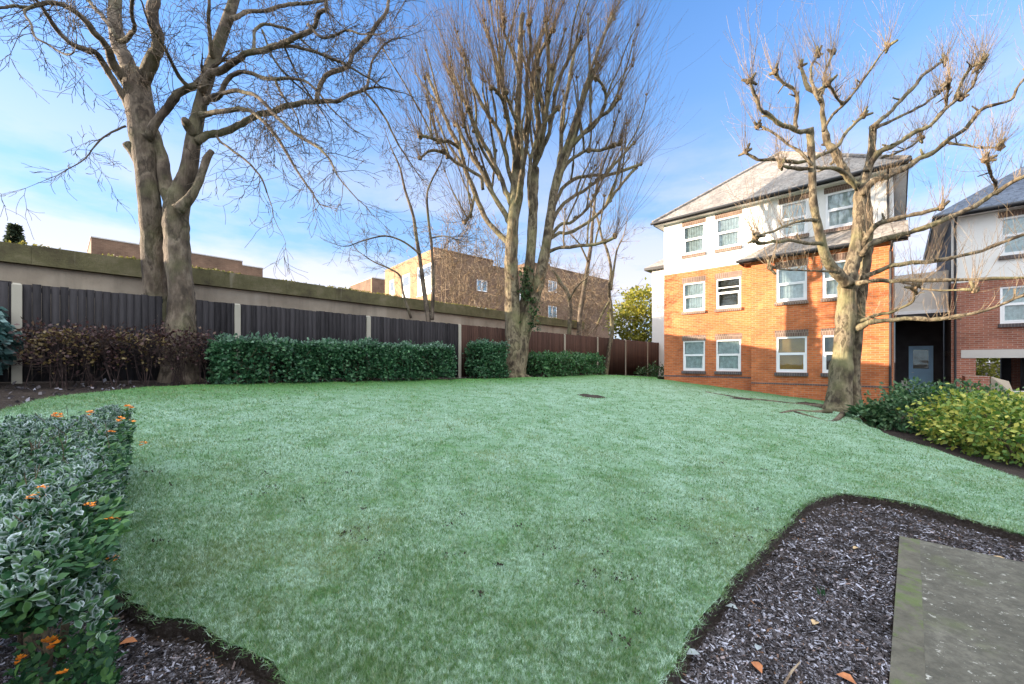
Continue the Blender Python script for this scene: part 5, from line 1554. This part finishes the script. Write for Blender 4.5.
# ------------------------------------------------------------------ near frosted bush with orange flowers
rng = np.random.default_rng(31); rs = random.Random(31)
nb_ = thing('flowering_bush', 'frosted evergreen bush with small orange flowers in the left foreground', 'bush', (-1.9, 1.9, gz(-1.9, 1.9)))
def bush_xyz(u, v, w):
    """u along the face (0 near .. 1 far), v away from the lawn, w height"""
    a = np.array([-1.44, 1.45]); b_ = np.array([-3.38, 3.55])
    e = (b_ - a); nrm = np.array([-.72, -.70])
    return np.stack([a[0] + e[0] * u + nrm[0] * v, a[1] + e[1] * u + nrm[1] * v, w], 1)
NT_ = 36000
u = rng.uniform(-.18, 1.0, NT_); v = np.abs(rng.normal(0, .5, NT_)); v = np.where(v > 1.5, rng.uniform(0, 1.5, NT_), v)
topz = 1.07 + .04 * np.sin(u * 9 + v * 5) + .03 * np.sin(v * 14) + .12 * u
depth = np.abs(rng.normal(0, .06, NT_))
w_ = topz - depth - np.clip(.10 - v, 0, .1) * 1.2
top_pts = bush_xyz(u, v, w_)
NS_ = 18000
u2 = rng.uniform(-.15, 1.0, NS_); w2 = rng.uniform(0, 1, NS_)
v2 = np.abs(rng.normal(0, .13, NS_)) + .12 * (1 - w2) ** 1.3 + .03 * np.sin(u2 * 17 + w2 * 6)
zlo = np.where(u2 < .40, .85 + .05 * np.sin(u2 * 31), .66); z2 = zlo + w2 * (1.07 + .12 * u2 - zlo)
side_pts = bush_xyz(u2, v2, z2)
NL_ = 2600
u3 = rng.uniform(-.15, .10, NL_); v3 = rng.uniform(.0, .26, NL_)
z3 = .03 + gz(-1.6, 1.6) + rng.uniform(0, .30, NL_) * (1 - .8 * np.maximum(u3, 0))
low_pts = bush_xyz(u3, v3, z3)
n_face = np.array([.72, .70, 0.0])
allp = np.concatenate([top_pts, side_pts, low_pts])
out = np.concatenate([np.tile([.1, -.05, .35], (NT_, 1)), np.tile(n_face * .8 + np.array([0, 0, .25]), (NS_, 1)), np.tile([.25, -.2, .5], (NL_, 1))])
fz = np.concatenate([np.clip(1 - depth / .09, 0, 1) * rng.uniform(.25, 1.0, NT_), np.clip((z2 - .98) / .14, 0, 1) * rng.uniform(.0, .6, NS_), rng.uniform(0, .15, NL_)])
leaves('foliage', allp, out, .027, M['frosty'], nb_, rng, up=.9, spread=.55, detailed=True, frost=fz)
m = MB()
for i in range(60):
    uu, vv = rs.uniform(.05, .95), rs.uniform(.16, .8)
    a = Vector(bush_xyz(np.array([uu]), np.array([vv]), np.array([0.0]))[0]); a.z = gz(a.x, a.y) - .03
    e = Vector(bush_xyz(np.array([uu + rs.uniform(-.15, .15)]), np.array([max(.08, vv + rs.uniform(-.45, .2))]), np.array([rs.uniform(.85, 1.05)]))[0])
    pts, rd = smooth_path([a, a.lerp(e, .5) + rvec(rs) * .06, e], [rs.uniform(.012, .021), .012, .005], 4); m.tube(pts, rd, 6)
    for q in range(3): grow(m, pts[rs.randint(3, 7)], (rvec(rs) * .6 + V(-.3, -.1, .6)).normalized(), .2, .005, 1, rs, .3, .1, 3, 4, .0018)
tag(part('stem', m, M['stem'], nb_, True), kind='stuff')
def flower(p, r):
    mb = MB()
    for cl_ in range(5):
        c = p + rvec(rs) * r * .6
        for k_ in range(6):
            th = k_ * 1.047 + rs.uniform(-.2, .2)
            d = Vector((math.cos(th), math.sin(th), rs.uniform(.2, .9))).normalized(); s_ = d.cross(Vector((0, 0, 1))).normalized()
            mb.quad(c, c + d * r * .35 + s_ * r * .25, c + d * r * .7, c + d * r * .35 - s_ * r * .25)
    part('flower', mb, M['flower'], nb_)
FL_ = [(rs.uniform(5, 132), rs.uniform(412, 455), rs.uniform(2.0, 3.2), rs.uniform(.014, .022)) for _ in range(5)] + [(14, 600, 1.3, .014), (70, 600, 1.42, .016), (112, 560, 1.40, .017), (90, 505, 1.42, .016), (20, 660, 1.2, .014), (62, 672, 1.22, .014)]
for x, y, Y, r in tuple(FL_) + ((128, 409, 3.5, .040), (129, 423, 3.3, .040), (113, 426, 3.1, .030), (111, 522, 1.40, .026), (48, 645, 1.22, .026), (3, 628, 1.25, .016), (36, 497, 1.45, .024), (44, 490, 1.45, .02), (143, 444, 3.3, .026)):
    flower(P(x, y, Y), r)

# ------------------------------------------------------------------ small things on the ground
leafc = [plain('rust_leaf', (0.34, 0.13, 0.05), .7, .3, 30), plain('tan_leaf', (0.40, 0.28, 0.15), .7, .3, 30), plain('frosted_leaf', (0.24, 0.27, 0.28), .7, .25, 30), plain('olive_leaf', (0.20, 0.24, 0.08), .7, .3, 30)]
def fallen_leaf(x, y, size, mi, label, off=.03):
    p_ = on_ground(x, y, off)
    th = rs.uniform(0, 6.28); t = Vector((math.cos(th), math.sin(th), rs.uniform(-.1, .25))).normalized(); b_ = t.cross(V(0, 0, 1)).normalized(); up = b_.cross(t)
    mb = MB(); mb.v = [tuple(p_ + b_ * (q[0] * size * 1.2) + t * (q[1] * size) + up * (q[2] * size * 2.2) + V(0, 0, .004)) for q in LEAF_V]; mb.f = [tuple(int(i) for i in q) for q in LEAF_T]
    tag(part('fallen_leaf', mb, leafc[mi], None, True), label, 'leaf', 'fallen leaves on the mulch beds')
fallen_leaf(752, 662, .07, 0, 'rust-red fallen leaf halfway up the right mulch bed nearest the lawn')
fallen_leaf(836, 675, .08, 0, 'large orange-brown fallen leaf at the bottom of the right mulch bed')
fallen_leaf(817, 622, .06, 1, 'tan fallen leaf in the middle of the right mulch bed near the path')
fallen_leaf(757, 651, .05, 2, 'pale frosted fallen leaf beside the rust-red leaf in the right bed')
fallen_leaf(993, 556, .09, 1, 'tan fallen leaf on the mulch strip just beyond the paved path')
fallen_leaf(738, 610, .07, 2, 'pale frosted leaf under the cut lawn edge of the right bed')
fallen_leaf(700, 655, .07, 2, 'pale frosted leaf lowest along the cut lawn edge of the right bed')
fallen_leaf(118, 646, .07, 0, 'rust-brown fallen leaf on the mulch under the flowering bush')
fallen_leaf(108, 626, .07, 3, 'olive green fallen leaf on the mulch under the flowering bush')
fallen_leaf(858, 548, .05, 1, 'small tan fallen leaf near the top of the right mulch bed')
m = MB(); a = on_ground(784, 684, .03); b_ = on_ground(800, 662, .05)
m.tube([a, a.lerp(b_, .5) + V(0, 0, .01), b_], [.006, .005, .003], 6)
tag(part('fallen_twig', m, M['twig_pale'], None), 'pale fallen twig lying at the bottom of the right mulch bed', 'twig')
m = MB()
for i in range(7):
    a = on_ground(822 + rs.uniform(-4, 4), 600, .0); e = a + V(rs.uniform(-.02, .02), rs.uniform(-.02, .02), rs.uniform(.05, .09))
    m.tube([a, a.lerp(e, .6), e], [.004, .004, .001], 5)
tag(part('bulb_plant', m, M['shrubgreen'], None), 'cluster of green bulb shoots coming up in the middle of the right bed', 'plant')
# worn, muddy spots in the turf
def soil_patch(x, y, rx, ry, label, lift=.012):
    c = on_ground(x, y, LAWN_H); mb = MB(); n_ = 22
    rng_ = random.Random(int(x * 7 + y))
    k0 = 0; mb.v.append((c.x, c.y, gz(c.x, c.y) + LAWN_H + lift + .02))
    for ring in (.55, 1.0):
        for i in range(n_):
            th = 2 * math.pi * i / n_; q = ring * rng_.uniform(.75, 1.15)
            X_, Y_ = c.x + rx * q * math.cos(th), c.y + ry * q * math.sin(th)
            mb.v.append((X_, Y_, gz(X_, Y_) + LAWN_H + (lift + .025 * rng_.random() if ring < 1 else -.012)))
    for i in range(n_):
        j = (i + 1) % n_
        mb.f.append((0, 1 + i, 1 + j)); mb.f.append((1 + i, 1 + n_ + i, 1 + n_ + j, 1 + j))
    tag(part('soil_patch', mb, M['soil'], None, True), label, 'soil patch', 'bare soil patches in the lawn')
soil_patch(591, 396, .42, .30, 'dark bare soil patch on the far lawn below the low green hedge')
soil_patch(812, 404, .5, .35, 'dark bare soil hollow left of the knuckled tree roots')
soil_patch(741, 399, .45, .16, 'dark strip of bare soil left of the tree towards the brick flats')
NC = 55
px = rg.uniform(140, 1000, 4000); py = rg.uniform(392, 680, 4000)
X, Y = on_ground_np(px, py, LAWN_H); k = inside(OUT, X, Y)
cl_ = np.array([mnoise.noise(Vector((a * .8, b * .8, 3.3))) for a, b in zip(X, Y)]); k &= cl_ > .0
X, Y = X[k][:NC], Y[k][:NC]
base_ = np.stack([X, Y, g(X, Y) + LAWN_H + .018], 1)
pts = np.repeat(base_, 16, 0) + rg.normal(0, 1, (len(X) * 16, 3)) * np.array([.030, .022, .005]) * np.repeat(rg.uniform(.5, 1.6, (len(X), 1)), 16, 0)
leaves('worm_casts', pts, np.tile([0, 0, .5], (len(pts), 1)), .015, M['soil'], None, rg, spread=1.0)
tag(bpy.data.objects['worm_casts'], kind='stuff')
# litter on the far bed
NF = 2600
ss = rg.uniform(s_of_px(-20), s_of_px(640), NF); qq = rg.uniform(.1, 2.1, NF)
X = FX0 + ss * D_G.x + qq * N_G.x; Y = ss * D_G.y + qq * N_G.y; k = ~inside(OUT, X, Y)
X, Y = X[k], Y[k]
pts = np.stack([X, Y, g(X, Y) + .012], 1)
leaves('leaf_litter', pts, np.tile([.3, -.2, .15], (len(pts), 1)), .06, M['mulch'], None, rg, spread=1.0, rnd=rg.uniform(.2, 1, len(pts)))
tag(bpy.data.objects['leaf_litter'], kind='stuff')
